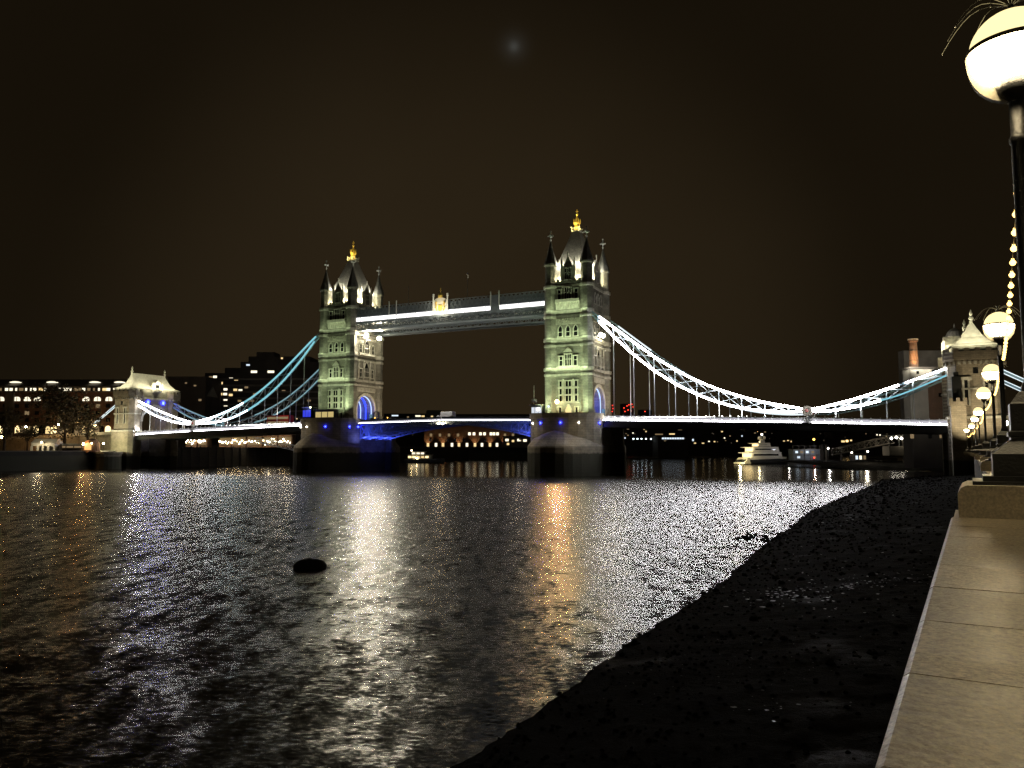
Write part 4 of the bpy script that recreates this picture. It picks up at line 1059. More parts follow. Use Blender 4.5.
# ------------------------------------------------------------------ gateways on the banks
def make_gateway(sgn, s, label):
    """local x points towards the river side for sgn=-1 copies flipped"""
    G = broot('gateway_tower', label, 'gateway', s, 0, 0, 'stone gateways at the bridge ends')
    hx = 5.4
    def oct_(x0, x1, y0, y1, c): return [(x0+c,y0),(x1-c,y0),(x1,y0+c),(x1,y1-c),(x1-c,y1),(x0+c,y1),(x0,y1-c),(x0,y0+c)]
    def pr(m, poly, z0, z1): m.extrude([(x,y,z0) for x,y in poly], (0,0,z1-z0))
    for sy in (1,-1):
        ya, yb = sorted((sy*5.9, sy*11.4))
        m = MB(); pr(m, oct_(-hx,hx,ya,yb,1.5), 14.6, 27.0); m.build('flank_tower', M['gate'], G)
        m = MB(); pr(m, oct_(-hx-0.5,hx+0.5,ya-0.0,yb+0.5,1.3), -3, 14.0); m.build('flank_base', M['gate'], G)
        m = MB(); pr(m, oct_(-hx-0.7,hx+0.7,ya-0.1,yb+0.7,1.3), 14.0, 14.6); pr(m, oct_(-hx-0.25,hx+0.25,ya,yb+0.25,1.5),20.6,21.0); pr(m, oct_(-hx-0.4,hx+0.4,ya-0.2,yb+0.4,1.6), 26.4, 27.0); m.build('string_course', M['trim'], G)
        m = MB(); pl = oct_(-hx-0.55,hx+0.55,ya-0.4,yb+0.55,1.7); pr(m, pl, 27.0, 27.5)
        for (xa,y_a),(xb,y_b) in zip(pl, pl[1:]+pl[:1]):
            a, b = Vector((xa,y_a,0)), Vector((xb,y_b,0)); n = max(2, int((b-a).length/1.0))
            m.bar(a+Vector((0,0,28.4)), b+Vector((0,0,28.4)), 0.4, 1.8)
            for k in range(n):
                if k % 2 == 0: m.bar(a.lerp(b,k/n)+Vector((0,0,29.7)), a.lerp(b,(k+1)/n)+Vector((0,0,29.7)), 0.4, 0.8)
                c = a.lerp(b,(k+0.5)/n); m.box(c.x-0.22,c.x+0.22,c.y-0.22,c.y+0.22,26.2,27.0)
        m.build('battlement', M['gate'], G)
        for x in (-2.0, 2.0):
            m = MB(); m.box(x-0.35,x+0.35,*sorted((sy*11.39,sy*11.46)),17.2,22.8); m.build('slit_window', M['glass'], G)
            m = MB(); m.box(x-0.75,x-0.35,*sorted((sy*11.4,sy*11.65)),17.0,22.8); m.box(x+0.35,x+0.75,*sorted((sy*11.4,sy*11.65)),17.0,22.8); m.box(x-1.1,x+1.1,*sorted((sy*11.4,sy*11.8)),22.8,23.5); m.build('window_hood', M['trim'], G)
        m = MB(); m.box(-0.5,0.5,*sorted((sy*11.39,sy*11.45)),24.2,25.6); m.build('slit_window', M['glass'], G)
    ap = arch_pts(5.6, 18.0, 23.6)
    poly = [(-6.3,12.5),(-5.6,12.5)] + ap + [(5.6,12.5),(6.3,12.5),(6.3,27.2),(-6.3,27.2)]
    for xa in (-4.3, 1.9): m = MB(); m.extrude([(xa,y,z) for y,z in poly], (2.4,0,0)); m.build('arch_wall', M['gate'], G)
    for sx in (-1,1):
        m = MB(); o = arch_pts(6.5,18.0,24.7)
        for k in range(13): m.extrude([(sx*4.3,ap[k][0],ap[k][1]),(sx*4.3,ap[k+1][0],ap[k+1][1]),(sx*4.3,o[k+1][0],o[k+1][1]),(sx*4.3,o[k][0],o[k][1])],(sx*0.3,0,0))
        m.box(*sorted((sx*4.3,sx*4.75)),-6.2,6.2,26.6,27.3); m.build('arch_moulding', M['trim'], G)
    m = MB(); m.box(-4.4,4.4,-11.4,11.4,27.2,30.6); m.build('attic', M['stone'], G)
    # steep hipped roof, ridge across the road
    def hip(m, a):
        vs = []; 
        for x, y, z in a: vs += [(-x,-y,z),(x,-y,z),(x,y,z),(-x,y,z)]
        n = len(a); fs = [(3,2,1,0), tuple(range(4*n-4, 4*n))]
        for i in range(n-1):
            for k in range(4): fs.append((4*i+k,4*i+(k+1)%4,4*i+4+(k+1)%4,4*i+4+k))
        m.add(vs, fs)
    m = MB(); hip(m, [(5.0,11.6,30.6),(3.6,9.8,31.4),(2.2,8.5,33.0),(1.0,7.8,35.0),(0.12,7.4,36.8)]); rf = m.build('roof', M['lead'], G)
    for y in (-7.5,7.5):
        m = MB(); m.lathe([(0.34,36.2),(0.3,37.0),(0.55,37.2),(0.5,37.6),(0.2,37.9),(0.38,38.4),(0.05,39.4)],0,y,8); m.build('finial', M['trim'], rf)
    for sx in (-1,1):
        m = MB(); x0 = sx*5.3
        m.extrude([(x0,-1.7,29.6),(x0,1.7,29.6),(x0,1.7,32.2),(x0,0,34.4),(x0,-1.7,32.2)],(-sx*3.6,0,0)); dm = m.build('dormer', M['trim'], G)
        m = MB(); m.box(*sorted((x0,x0+sx*0.06)),-0.85,0.85,30.3,32.4); m.build('window', M['glass'], dm)
        m = MB(); m.box(*sorted((x0-sx*0.2,x0+sx*0.25)),-2.1,-1.7,29.4,33.2); m.box(*sorted((x0-sx*0.2,x0+sx*0.25)),1.7,2.1,29.4,33.2); m.build('dormer_pier', M['trim'], dm)
    return G
gw_far = make_gateway(1, SPAN+98.6, 'far stone gateway with pale lit hipped roof on the left bank')
gw_near = make_gateway(-1, -99.6, 'near stone gateway with battlements and spired roof at right')
def gate_lights(G, rx, k, colr):
    for x in (-9, 9): light('SPOT', 'flood_beam', (x*0.7, 24, 8.5), 6500*k, colr, G, 0.4, (0, 11, 18), 62, 0.8)
    for y in (3.4, -3.4): light('POINT', 'roof_lamp', (rx*6.0, y, 31.0), 450, (1.0,0.88,0.55), G, 0.25)
    light('AREA', 'roof_wash', (rx*6.6, 0, 31.0), 2600, (1.0,0.92,0.60), G, 18, (rx*2.2, 0, 36.5), sizey=0.3)
    light('AREA', 'roof_wash', (0, 13.2, 31.2), 1300, (1.0,0.92,0.60), G, 8, (0, 9.2, 36), sizey=0.3)
gate_lights(gw_far, -1, 1.0, (1.0,0.90,0.60)); gate_lights(gw_near, 1, 1.3, (1.0,0.82,0.52))
light('AREA', 'base_wash', (-1, 19, 7), 1500, (1.0,0.95,0.55), gw_far, 10, (0, 12, 12), sizey=0.4)
light('AREA', 'front_wash', (-13, 0, 15.0), 650, (1.0,0.93,0.75), gw_far, 18, (-5, 0, 22), sizey=0.5)
light('POINT', 'arch_lamp', (-7.0, 9.0, 15.6), 500, (0.92,0.92,1.0), gw_far, 0.3)
flood_head(gw_far, (-6.6, 9.4, 14.9), (-60, 60, 0), 0.5, 'flood_lens_mid')
for y in (-3.5, 3.5):
    m = MB(); m.box(-4.75,-4.62,y-0.45,y+0.45,24.9,26.1); m.build('blue_lamp', M['blue_marker'], gw_far)
light('AREA', 'arch_blue', (-6, 0, 18), 200, (0.1,0.15,1.0), gw_far, 5, (0,0,22), sizey=1)
# lower battlemented stair turret at the near gateway and a black block for the cast shadow above it
bt = thing('stair_turret', 'small battlemented stone block at the river foot of the near gateway', 'turret', W(-95.6, 12.2, 0), BROT)
m = MB(); m.box(-1.5,1.5,-0.2,2.6,-2,17.0); m.build('turret_body', M['gate'], bt)
m = MB(); m.box(-1.75,1.75,-0.2,2.9,17.0,17.8)
for k in range(3): m.box(-1.75+k*1.4,-1.05+k*1.4,2.5,2.9,17.8,18.6)
m.build('turret_battlement', M['gate'], bt)
m = MB(); m.box(-0.9,0.9,0.05,0.9,17.8,23.6); m.box(-0.5,0.5,0.05,0.7,23.6,24.6); m.tube([(0,0.4,24.6),(0,0.4,27.4)],0.07,6,0.03); m.build('shadow_block', M['iron'], bt)

# approach viaducts behind the gateways
for sg, s0, lab in ((1, SPAN+103.5, 'stone approach viaduct beyond the far gateway'), (-1, -103.5, 'stone approach viaduct behind the near gateway')):
    A = broot('approach_viaduct', lab, 'viaduct', s0)
    m = MB(); m.extrude([(0,-9.5,-2),(sg*95,-9.5,-2),(sg*95,-9.5,11.0),(0,-9.5,13.4)] if sg>0 else [(0,-9.5,-2),(0,-9.5,13.4),(sg*95,-9.5,11.0),(sg*95,-9.5,-2)], (0,19,0)); m.build('viaduct_wall', M['gate'], A)
    m = MB(); m.strip([(0,9.7,13.6),(sg*95,9.7,11.2)],0.5,1.1); m.strip([(0,-9.7,13.6),(sg*95,-9.7,11.2)],0.5,1.1); m.build('parapet', M['trim'], A)

# ------------------------------------------------------------------ north bank
m = MB(); q = [W(SPAN+101.5, 320), W(SPAN+101.5, -330), W(SPAN+700, -330), W(SPAN+700, 320)]
m.add([(p.x,p.y,6.2) for p in q], [(0,1,2,3)]); tag(m.build('pavement', M['concrete']), kind='structure')
qw = broot('quay_wall', 'long dark quay wall along the left-hand bank, weedy below', 'wall', SPAN+100)
m = MB(); m.box(-0.2,1.6,12.6,320,-4,6.4); m.build('wall_body', M['quay'], qw)
m = MB(); m.box(-0.4,1.2,12.6,320,6.4,6.75); m.build('coping', M['concrete'], qw)
qd = broot('quay_wall', 'tall dark piled quay wall under and beyond the left span', 'wall', SPAN+100)
m = MB(); m.box(-0.2,3.0,-330,-12.2,-4,8.2); m.build('wall_body', M['timber'], qd)
for k in range(24):
    m = MB(); y = -14-k*4.6; m.tube([(-0.6,y,-4),(-0.6,y,8.6)],0.28,8); m.build('timber_pile', M['timber'], qd)
m = MB(); m.box(-0.3,-0.15,-330,-12.2,9.0,9.12)
for k in range(120): m.box(-0.28,-0.18,-13-k*2.5-0.05,-13-k*2.5+0.05,8.2,9.0)
m.build('railing', M['darksteel'], qd)
bs = broot('mooring_stage', 'low pale stone landing stage by the foot of the far gateway', 'stage', SPAN+97, 17.5)
m = MB(); m.lathe([(4.6,-3),(4.6,5.4),(4.9,5.5),(4.9,6.3),(4.5,6.4)], n=20); m.build('stage_body', M['gate'], bs)
light('POINT', 'stage_lamp', (0, 2, 9.0), 160, (1.0,0.85,0.55), bs, 0.2)
m = MB(); m.tube([(0,2,6.3),(0,2,9.2)],0.08,6); m.build('lamp_post', M['iron'], bs); m = MB(); m.sphere((0,2,9.4),0.3,8,6); m.build('stage_lamp', M['lamp_warm'], bs)

WINME = {}
def win(parent, p, rz, w, h, mat, name='lit_window'):
    k = (round(w,2), round(h,2), mat, name)
    if k not in WINME:
        m = MB(); m.box(-w/2,w/2,-0.08,0.0,-h/2,h/2); o = m.build(name, M[mat], parent); WINME[k] = o.data
    else: o = inst(WINME[k], name, parent)
    o.location = p; o.rotation_euler = (0,0,rz); return o
def block(name, label, cat, px0, px1, ptop, pbot, D, depth, mat, wins=(), group=None, zbot=None, roof=None):
    """building whose river front stands at depth D; wins = (px, py, w, h, material)"""
    a, b = at(px0, ptop, D), at(px1, ptop, D); z0 = at(px0, pbot, D).z if zbot is None else zbot
    B = thing(name, label, cat, ((a.x+b.x)/2, D, z0), 0, group)
    hw = (b.x-a.x)/2; H = a.z - z0
    m = MB(); m.box(-hw,hw,0,depth,0,H); m.build('wall', M[mat], B)
    if roof == 'flat':
        m = MB(); m.box(-hw-0.4,hw+0.4,-0.4,depth+0.4,H,H+0.7); m.build('roof', M['darkwall'], B)
    elif roof:
        m = MB(); m.extrude([(-hw-0.5,-0.5,H),(-hw-0.5,depth+0.5,H),(-hw-0.5,depth/2,H+roof)],(2*hw+1,0,0)); m.build('roof', M['darkslate'], B)
    g = random.Random(int(px0*7+ptop)); nx = 0 if (not wins or D > 1000 or name in ('brewhouse_wing','quay_shed','riverside_store')) else 3
    for k in range(nx):
        px, py = g.uniform(px0+0.8, px1-0.8), g.uniform(ptop+1.5, min(pbot-2, ptop+ (pbot-ptop)*0.85)); p = at(px, py, D)
        win(B, (p.x-B.location.x, -0.03, p.z-z0), 0, g.choice((0.7,1.0,1.3)), g.choice((0.6,0.9)), g.choice(('win_dim','win_dim','win_faint','win_faint','win_warm')))
    for (px, py, w, h, mt) in wins:
        p = at(px, py, D); win(B, (p.x-B.location.x, -0.02, p.z-z0), 0, w, h, mt)
    return B
# long brick warehouse on the left with lit arcade, upper row and glazed attic
D = 345
a, b = at(-30, 391, D), at(118, 391, D)
WH = thing('brick_warehouse', 'long brick warehouse at far left, glowing arcade and attic', 'warehouse', ((a.x+b.x)/2, D, 6.2))
hw = (b.x-a.x)/2; z = lambda py: at(40, py, D).z - 6.2
m = MB(); m.box(-hw,hw,0,24,0,z(391)); m.build('wall', M['brick'], WH)
m = MB(); m.box(-hw+1,hw-1,1.2,22,z(391),z(387)); m.build('attic', M['darkwall'], WH)
m = MB(); m.box(-hw-0.5,hw+0.5,-0.6,24.5,z(387),z(386)); m.extrude([(-hw,-0.2,z(386)),(-hw,24,z(386)),(-hw,16,z(379)),(-hw,7,z(378))],(2*hw,0,0)); m.build('roof', M['darkwall'], WH)
m = MB(); m.box(-hw-0.3,hw+0.3,-0.4,0.2,z(392.2),z(391)); m.build('cornice', M['concrete'], WH)
for px in (10.5,):
    q = at(px, 400, D); m = MB(); m.box(q.x-WH.location.x-1.9,q.x-WH.location.x+1.9,-0.9,0,0,z(392)); m.build('pilaster', M['concrete'], WH)
rng = random.Random(11)
for i in range(26):                                          # attic glazing
    px = -10 + i*4.9 + rng.uniform(-1,1)
    if 40 < px < 57 and rng.random() < 0.6: continue
    q = at(px, 389.2, D); win(WH, (q.x-WH.location.x, 1.15, z(389.2)), 0, rng.choice((1.4,1.9,0.8)), 1.25, rng.choice(('win_white','win_white','win_warm','win_dim')), 'attic_window')
for px in (1,17,27.5,37.5,75,86,97.5,109,63,-10):             # arched upper windows
    lit = px in (1,17,27.5,86,97.5,109,37.5)
    q = at(px, 399.2, D); m = MB(); w_ = 1.5
    m.extrude([(-w_,0,-0.8),(w_,0,-0.8)] + [(w_*math.cos(t),0,0.1+1.0*math.sin(t)) for t in np.linspace(0,math.pi,9)],(0,-0.1,0))
    o = m.build('arched_window', M['win_white' if lit else 'glass'], WH); o.location = (q.x-WH.location.x,-0.03,z(399.2))
    m = MB(); m.box(-0.12,0.12,-0.2,-0.1,-0.8,1.1); m.box(-w_,w_,-0.2,-0.1,0.02,0.16); m.build('glazing_bar', M['darkwall'], o)
for r_, py in enumerate((406,413,420)):
    for k, px in enumerate((-8,5,17,27,37,48,60,74,86,98,108)):
        q = at(px, py, D); win(WH, (q.x-WH.location.x,-0.02,z(py)),0,1.9,1.7,'win_dim' if (k*5+r_*3)%9==0 else 'glass','window')
for k in range(20):                                          # arcade at promenade level
    px = -6+k*6.0; q = at(px, 428.5, D); lit = (k*7)%5 != 1
    m = MB(); w_ = 1.0 + 0.25*(k%3); hgt = 2.3
    m.extrude([(-w_,0,-hgt),(w_,0,-hgt)] + [(w_*math.cos(t),0,w_*math.sin(t)) for t in np.linspace(0,math.pi,9)],(0,-0.1,0))
    o = m.build('arcade_opening', M[('win_warm','lamp_soft','win_dim')[k%3]] if lit else M['glass'], WH)
    o.location = (q.x-WH.location.x,-0.03,z(428.5))
for px in (12,49,92,117):                                    # round lit canopies on the roof
    q = at(px, 383.5, D); m = MB(); m.lathe([(2.2,0),(2.4,0.25),(1.2,0.6),(0.05,0.7)],n=14); o = m.build('roof_light', M['win_white'], WH); o.location = (q.x-WH.location.x,2.5,z(383.2)+0.4)
for px in (-5,20,45,70,100): 
    q = at(px, 430, D-2.5); light('SPOT','facade_uplight',(q.x-WH.location.x,-4.0,0.8),3600,(1.0,0.60,0.26),WH,0.3,(q.x-WH.location.x,0.5,20),110,0.8)

# trees
leaf_mats = M['leaf']
def tree(name, label, loc, h, cw, ch, n, seed, leaf=0.55, group=None, bare=0.0):
    T = thing(name, label, 'tree', loc, 0, group); g = random.Random(seed)
    m = MB(); m.tube([(0,0,-0.3),(0.1,0,h*0.25),(-0.05,0.1,h*0.5),(0.1,0,h*0.9)], 0.035*h, 8, 0.006*h); tips = []
    for k in range(14):
        a = g.uniform(0,2*math.pi); z0 = h*g.uniform(0.25,0.7); r = cw*g.uniform(0.45,0.95)
        e = (r*math.cos(a), r*math.sin(a)*0.9, min(h*0.98, z0+h*g.uniform(0.12,0.38))); mid = (e[0]*0.5, e[1]*0.5, (z0+e[2])/2+0.03*h)
        m.tube([(0,0,z0), mid, e], 0.012*h, 6, 0.003*h); tips += [e, mid]
        for j in range(3):
            t = g.uniform(0.4,1); s0 = Vector((0,0,z0)).lerp(Vector(e), t); e2 = s0+Vector((g.uniform(-1,1),g.uniform(-1,1),g.uniform(0.1,1)))*cw*0.35
            m.tube([s0,e2],0.005*h,5,0.002*h); tips.append(tuple(e2))
    m.build('trunk', M['bark'], T)
    m = MB()
    for i in range(n):
        c = Vector(g.choice(tips)); s = cw*0.26
        p = c + Vector((g.gauss(0,s),g.gauss(0,s),g.gauss(0,s*0.8))); L = leaf*g.uniform(0.6,1.3)
        d1 = Vector((g.uniform(-1,1),g.uniform(-1,1),g.uniform(-1,1))).normalized(); d2 = d1.orthogonal().normalized()*L*0.45
        m.add([p-d1*L/2, p+d2, p+d1*L/2, p-d2],[(0,1,2,3)])
    m.build('crown', leaf_mats, T); return T
tg = 'trees along the left-hand quay'
tree('plane_tree', 'wide dark tree in front of the brick warehouse', at(64,447,292).xy.to_3d()+Vector((0,0,6.2)), 21, 10.5, 12, 3000, 3, 0.8, tg)
tree('plane_tree', 'dark tree at the extreme left edge of the quay', at(4,447,285).xy.to_3d()+Vector((0,0,6.2)), 15, 6, 9, 1100, 5, 0.8, tg)
tree('plane_tree', 'small dark tree left of the white marquee', at(27,447,288).xy.to_3d()+Vector((0,0,6.2)), 10, 3.8, 6, 700, 8, 0.6, tg)
tree('plane_tree', 'slim half-bare tree between marquee and far gateway', at(87,447,296).xy.to_3d()+Vector((0,0,6.2)), 17, 5.5, 9, 900, 9, 0.7, tg)

# promenade stalls, marquee and street lamps of the left quay
mq = thing('marquee_tent', 'white marquee tent on the left quay beside the dark trees', 'tent', at(47,447,280).xy.to_3d()+Vector((0,0,6.2)))
m = MB(); m.box(-4.2,4.2,-2.5,2.5,2.2,3.2); m.extrude([(-4.4,-2.7,3.2),(-4.4,2.7,3.2),(-4.4,0,4.9)],(8.8,0,0)); m.build('canopy', M['canvas'], mq)
m = MB()
for x in (-4.1,-1.9,0,1.9,4.1): m.box(x-0.35,x+0.35,-2.5,-2.2,0,2.2)
m.build('side_panel', M['canvas'], mq)
m = MB(); m.box(-4.1,4.1,2.2,2.4,0,2.2); m.build('back_wall', M['canvas'], mq)
light('POINT','tent_lamp',(0.5,-6.0,3.4),600,(1.0,0.85,0.55),mq,0.2)
m = MB(); m.tube([(0.5,-4.2,0),(0.5,-4.2,3.4)],0.05,6); m.build('lamp_post', M['iron'], mq); m = MB(); m.sphere((0.5,-4.2,3.5),0.25,8,6); m.build('tent_lamp', M['lamp_warm'], mq)
st = thing('market_stall', 'low white-roofed stall right of the marquee', 'stall', at(72,447,282).xy.to_3d()+Vector((0,0,6.2)))
m = MB(); m.box(-4.6,4.6,-1.6,1.6,2.5,3.1); m.build('roof', M['canvas'], st)
m = MB(); m.box(-4.4,4.4,0.9,1.4,0,2.5)
for x in (-4.3,-1.4,1.4,4.3): m.box(x-0.12,x+0.12,-1.5,-1.3,0,2.5)
m.build('frame', M['darkwall'], st)
m = MB(); m.box(-4.2,4.2,0.8,0.88,1.6,2.3); m.build('lit_shelf', M['win_dim'], st)
ks = thing('round_kiosk', 'orange glowing arched kiosk near the far gateway', 'kiosk', at(92,447,284).xy.to_3d()+Vector((0,0,6.2)))
m = MB(); m.lathe([(2.7,0),(2.7,2.4),(2.5,3.4),(1.8,4.4),(0.7,5.0),(0.1,5.1)],n=16); m.build('shell', M['brick'], ks)
m = MB(); m.extrude([(-1.2,-2.78,0.8),(1.2,-2.78,0.8)]+[(1.2*math.cos(t),-2.78,2.3+1.2*math.sin(t)) for t in np.linspace(0,math.pi,9)],(0,0.15,0)); m.build('arched_opening', M['lamp_orange_soft'], ks)
m = MB(); m.sphere((-1.4,-3.3,3.0),0.3,8,6); m.build('lamp', M['lamp_amber'], ks); m = MB(); m.sphere((1.6,-3.3,3.2),0.22,8,6); m.build('lamp', M['lamp_warm'], ks)
lmp_me = {}
def street_lamp(label, p, h, mat, grp, e=0, colr=(1,0.75,0.4), r=0.33):
    S = thing('street_lamp', label, 'street lamp', p, 0, grp)
    m = MB(); m.tube([(0,0,0),(0,0,h)],0.09,6,0.06); m.lathe([(0.2,0),(0.16,0.5),(0.09,0.7)],n=8); m.build('post', M['iron'], S)
    m = MB(); m.lathe([(r*0.5,h),(r,h+r*0.6),(r,h+r*1.4),(r*0.3,h+r*2)],n=8); m.build('lantern', M[mat], S)
    m = MB(); m.lathe([(r*1.15,h+r*1.9),(r*0.4,h+r*2.4),(0.03,h+r*2.9)],n=8); m.build('cap', M['iron'], S)
    if e: light('POINT','lantern_light',(0,-r-0.3,h+r),e,colr,S,0.25)
    return S
for px, py, mt, e, lab in ((26,427,'lamp_amber',900,'street lamp left of the wide tree on the left quay'),(58.5,424.5,'lamp_warm',900,'street lamp just in front of the wide tree trunk'),
        (80,421,'lamp_warm',900,'taller street lamp right of the wide tree'),(95,425,'lamp_warm',1100,'street lamp at the approach beside the far gateway'),
        (110.5,432.5,'lamp_white',250,'whitish lamp against the side of the far gateway'),(1.5,437,'lamp_amber',400,'low street lamp at the very left edge of the quay')):
    q = at(px, py, 300); street_lamp(lab, (q.x, q.y, 6.2), q.z-6.2-0.33, mt, 'street lamps on the left quay', e)

# stepped hotel block behind the left span
HW = ((325,188),(360,225),(420,200),(450,203),(387,262),(445,265),(475,268),(297,305),(330,318),(358,290),(385,290),(418,295),(387,322),(328,350),(388,355),(205,240),(300,190),(510,250),(470,330),(545,330),(560,290),(680,270),(730,272),(880,328),(770,318),(800,335))
hp = lambda q: (160+q[0]/5.906, 345+q[1]/5.906)
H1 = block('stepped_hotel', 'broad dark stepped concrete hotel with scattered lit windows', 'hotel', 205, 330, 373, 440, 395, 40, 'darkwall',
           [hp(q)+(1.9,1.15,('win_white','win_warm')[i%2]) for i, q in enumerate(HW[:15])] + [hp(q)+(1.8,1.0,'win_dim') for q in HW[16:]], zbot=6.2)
o = H1.location
for (x0,x1,yt,yb,dp,mt) in ((222,328,367,373.2,32,'darkwall'),(238,322,361,367.2,26,'darkwall'),(246,308,355.5,361.2,20,'darkwall'),(254,272,351,355.8,10,'darkwall')):
    a, b = at(x0,yt,395), at(x1,yt,395); zb = at(x0,yb,395).z
    m = MB(); m.box(a.x-o.x,b.x-o.x,4,4+dp,zb-o.z,a.z-o.z); m.build('upper_storey', M[mt], H1)
for k in range(9):                                            # balcony bands
    zb = at(210, 380+k*6.4, 395).z
    m = MB(); a, b = at(207,400,395), at(329,400,395); m.box(a.x-o.x,b.x-o.x,-0.9,0,zb-o.z,zb-o.z+0.9); m.build('balcony_band', M['concrete'], H1)
for q, mt, w, h in (((555,158),'win_white',3.2,1.2),((655,158),'win_white',3.4,1.2),((520,118),'win_cool',1.8,0.8),((610,190),'win_dim',3.0,1.0),((720,78),'win_warm',1.0,0.9),((680,190),'win_dim',3,1)):
    px, py = hp(q); p = at(px,py,398.9); win(H1,(p.x-o.x,3.95,p.z-o.z),0,w,h,mt)
block('annex_building', 'lower dark block between the far gateway and stepped hotel', 'building', 168, 206, 378, 440, 370, 20, 'darkwall', [(195,385.6,1.2,0.7,'win_dim'),(186,383,1.0,0.6,'win_dim'),(178,405,1.4,1.0,'win_dim'),(200,400,1.4,1.0,'win_dim')], zbot=6.2, roof='flat')
block('annex_building', 'dim pitched-roof house just right of the far gateway', 'building', 184, 207, 396, 440, 372, 12, 'concrete', [(190,418,1.2,1.2,'win_warm'),(197,417,1.2,1.2,'win_dim')], zbot=6.2, roof=5)

# lights of the quay seen under the left span: little lit shop fronts
shops = [(186,196,434,'win_warm'),(198,207,433.5,'win_white'),(219,231,435,'win_warm'),(232,246,434.5,'win_white'),(247,262,434,'win_warm'),(263,277,434.5,'win_white'),(278,292,434,'win_warm')]
shop_l = ['warm shop front nearest the far gateway under the left span','white shop front second from the gateway under the left span','warm shop front right of the dark gap under the left span','bright white shop front in the middle of the row under the left span','warm shop front above the moored gangway','white shop front behind the gangway railing','warm shop front tucked against the left pier']
for i, (x0,x1,yt,mt) in enumerate(shops):
    D = 352; a, b = at(x0,yt,D), at(x1,yt,D); zb = 8.2
    B = thing('shop_front', shop_l[i], 'shop', ((a.x+b.x)/2, D, zb), 0, 'shop fronts on the quay under the left span'); hw = (b.x-a.x)/2; Hh = a.z-zb
    m = MB(); m.box(-hw,hw,0.4,6,0,Hh); m.box(-hw,hw,-0.8,0.4,Hh-0.4,Hh); m.build('wall', M['brick'], B)
    m = MB(); m.box(-hw+0.4,hw-0.4,0.3,0.38,0.9,Hh-1.2); m.build('lit_window', M['shop_glow'], B)
    g = random.Random(i); n = 8
    for k in range(n):
        m = MB(); x = -hw+0.4+(2*hw-0.8)*(k+g.uniform(-0.35,0.35))/(n-1); m.sphere((x,-0.9+g.uniform(-0.3,0.3),Hh*0.45+g.gauss(0,0.6)),g.uniform(0.12,0.34),8,6); m.build('bulb', M[('lamp_warm','lamp_white')[k%2]], B)
# gangway beside the left pier
def truss_bridge(name, label, p, q, h, w, n, mat='whitepaint'):
    p, q = Vector(p), Vector(q); G = thing(name, label, 'gangway', p)
    d = q-p; side = Vector((-d.y,d.x,0)).normalized()*w/2; up = Vector((0,0,h))
    m = MB(); m.bar(-side*0+Vector((0,0,0)), d, w, 0.2); m.build('walkway', M['concrete'], G)
    for s in (-1,1):
        m = MB(); m.bar(side*s, d+side*s, 0.16,0.2); m.bar(side*s+up, d+side*s+up, 0.16,0.2)
        for k in range(n):
            a = d*(k/n)+side*s; b = d*((k+1)/n)+side*s
            m.bar(a, b+up, 0.12, 0.14) if k%2==0 else m.bar(a+up, b, 0.12, 0.14)
            m.bar(a, a+up, 0.1, 0.12)
        m.build('side_truss', M[mat], G)
    return G
truss_bridge('gangway', 'white lattice gangway sloping down beside the left pier', at(255,441.5,338), at(296,450.5,322), 1.9, 2.2, 10)
light('POINT','gangway_lamp', at(270,438,330), 500, (1.0,0.85,0.6), None, 0.3)

# ------------------------------------------------------------------ beyond the opening span
DB = 560
bw = block('riverside_warehouse', 'uplit brick warehouse seen under the opening span', 'warehouse', 424, 520, 425, 447.5, DB, 25, 'brick', roof='flat')
o = bw.location
for k, px in enumerate((428,436,443,452,459,467,475,482,490,497,505,513)):
    p = at(px, 444.8, DB); win(bw,(p.x-o.x,-0.02,p.z-o.z),0,1.7,2.6,('win_warm','win_white')[k%2])
    light('SPOT','facade_uplight',(p.x-o.x,-2.2,0.5),2400,(1.0,0.62,0.28),bw,0.3,(p.x-o.x,0.3,16),80,0.8) if k%2==0 else None
for px in (469.5,474,480.5,484.5,491,494,497.5): p = at(px,433.8,DB); win(bw,(p.x-o.x,-0.02,p.z-o.z),0,1.9,2.1,'win_white')
for px in (431,440,449,458,505,513): p = at(px,435,DB); win(bw,(p.x-o.x,-0.02,p.z-o.z),0,1.7,2.1,'win_dim')
for px in (430,455,448,464,486,515): p = at(px,440,DB); win(bw,(p.x-o.x,-0.02,p.z-o.z),0,1.5,1.8,'glass')
block('riverside_pavilion', 'low pavilion with lit windows against the near pier', 'pavilion', 503, 534, 437, 447.5, 530, 14, 'concrete', [(507,440,2.2,1.6,'win_white'),(513,441,1.6,1.4,'win_warm'),(519,440,2.4,1.6,'win_white'),(525,440.5,2.4,1.6,'win_white'),(508,444,1.6,1.4,'win_warm')], roof='flat')
block('annex_building', 'dark gabled building peeping over the opening span', 'building', 426, 441, 415.5, 447, 575, 18, 'concrete', [(432,416.6,1.6,1.2,'win_warm'),(419,418,1,1,'win_dim')], roof=4.5)
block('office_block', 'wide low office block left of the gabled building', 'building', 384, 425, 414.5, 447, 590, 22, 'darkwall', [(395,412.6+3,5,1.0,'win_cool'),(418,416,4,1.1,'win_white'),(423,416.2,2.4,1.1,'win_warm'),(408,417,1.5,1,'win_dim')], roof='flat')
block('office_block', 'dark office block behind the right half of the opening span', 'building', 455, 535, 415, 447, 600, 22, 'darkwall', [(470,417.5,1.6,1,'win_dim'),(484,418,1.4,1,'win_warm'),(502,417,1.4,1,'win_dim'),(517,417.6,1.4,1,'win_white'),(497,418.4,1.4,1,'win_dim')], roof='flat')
fb = thing('quay_wall', 'dark embankment wall below the uplit warehouse', 'wall', (at(400,450,545).x, 545, 0))
m = MB(); m.box(-30,130,0,6,-4,at(400,447.6,545).z); m.build('wall_body', M['quay'], fb)
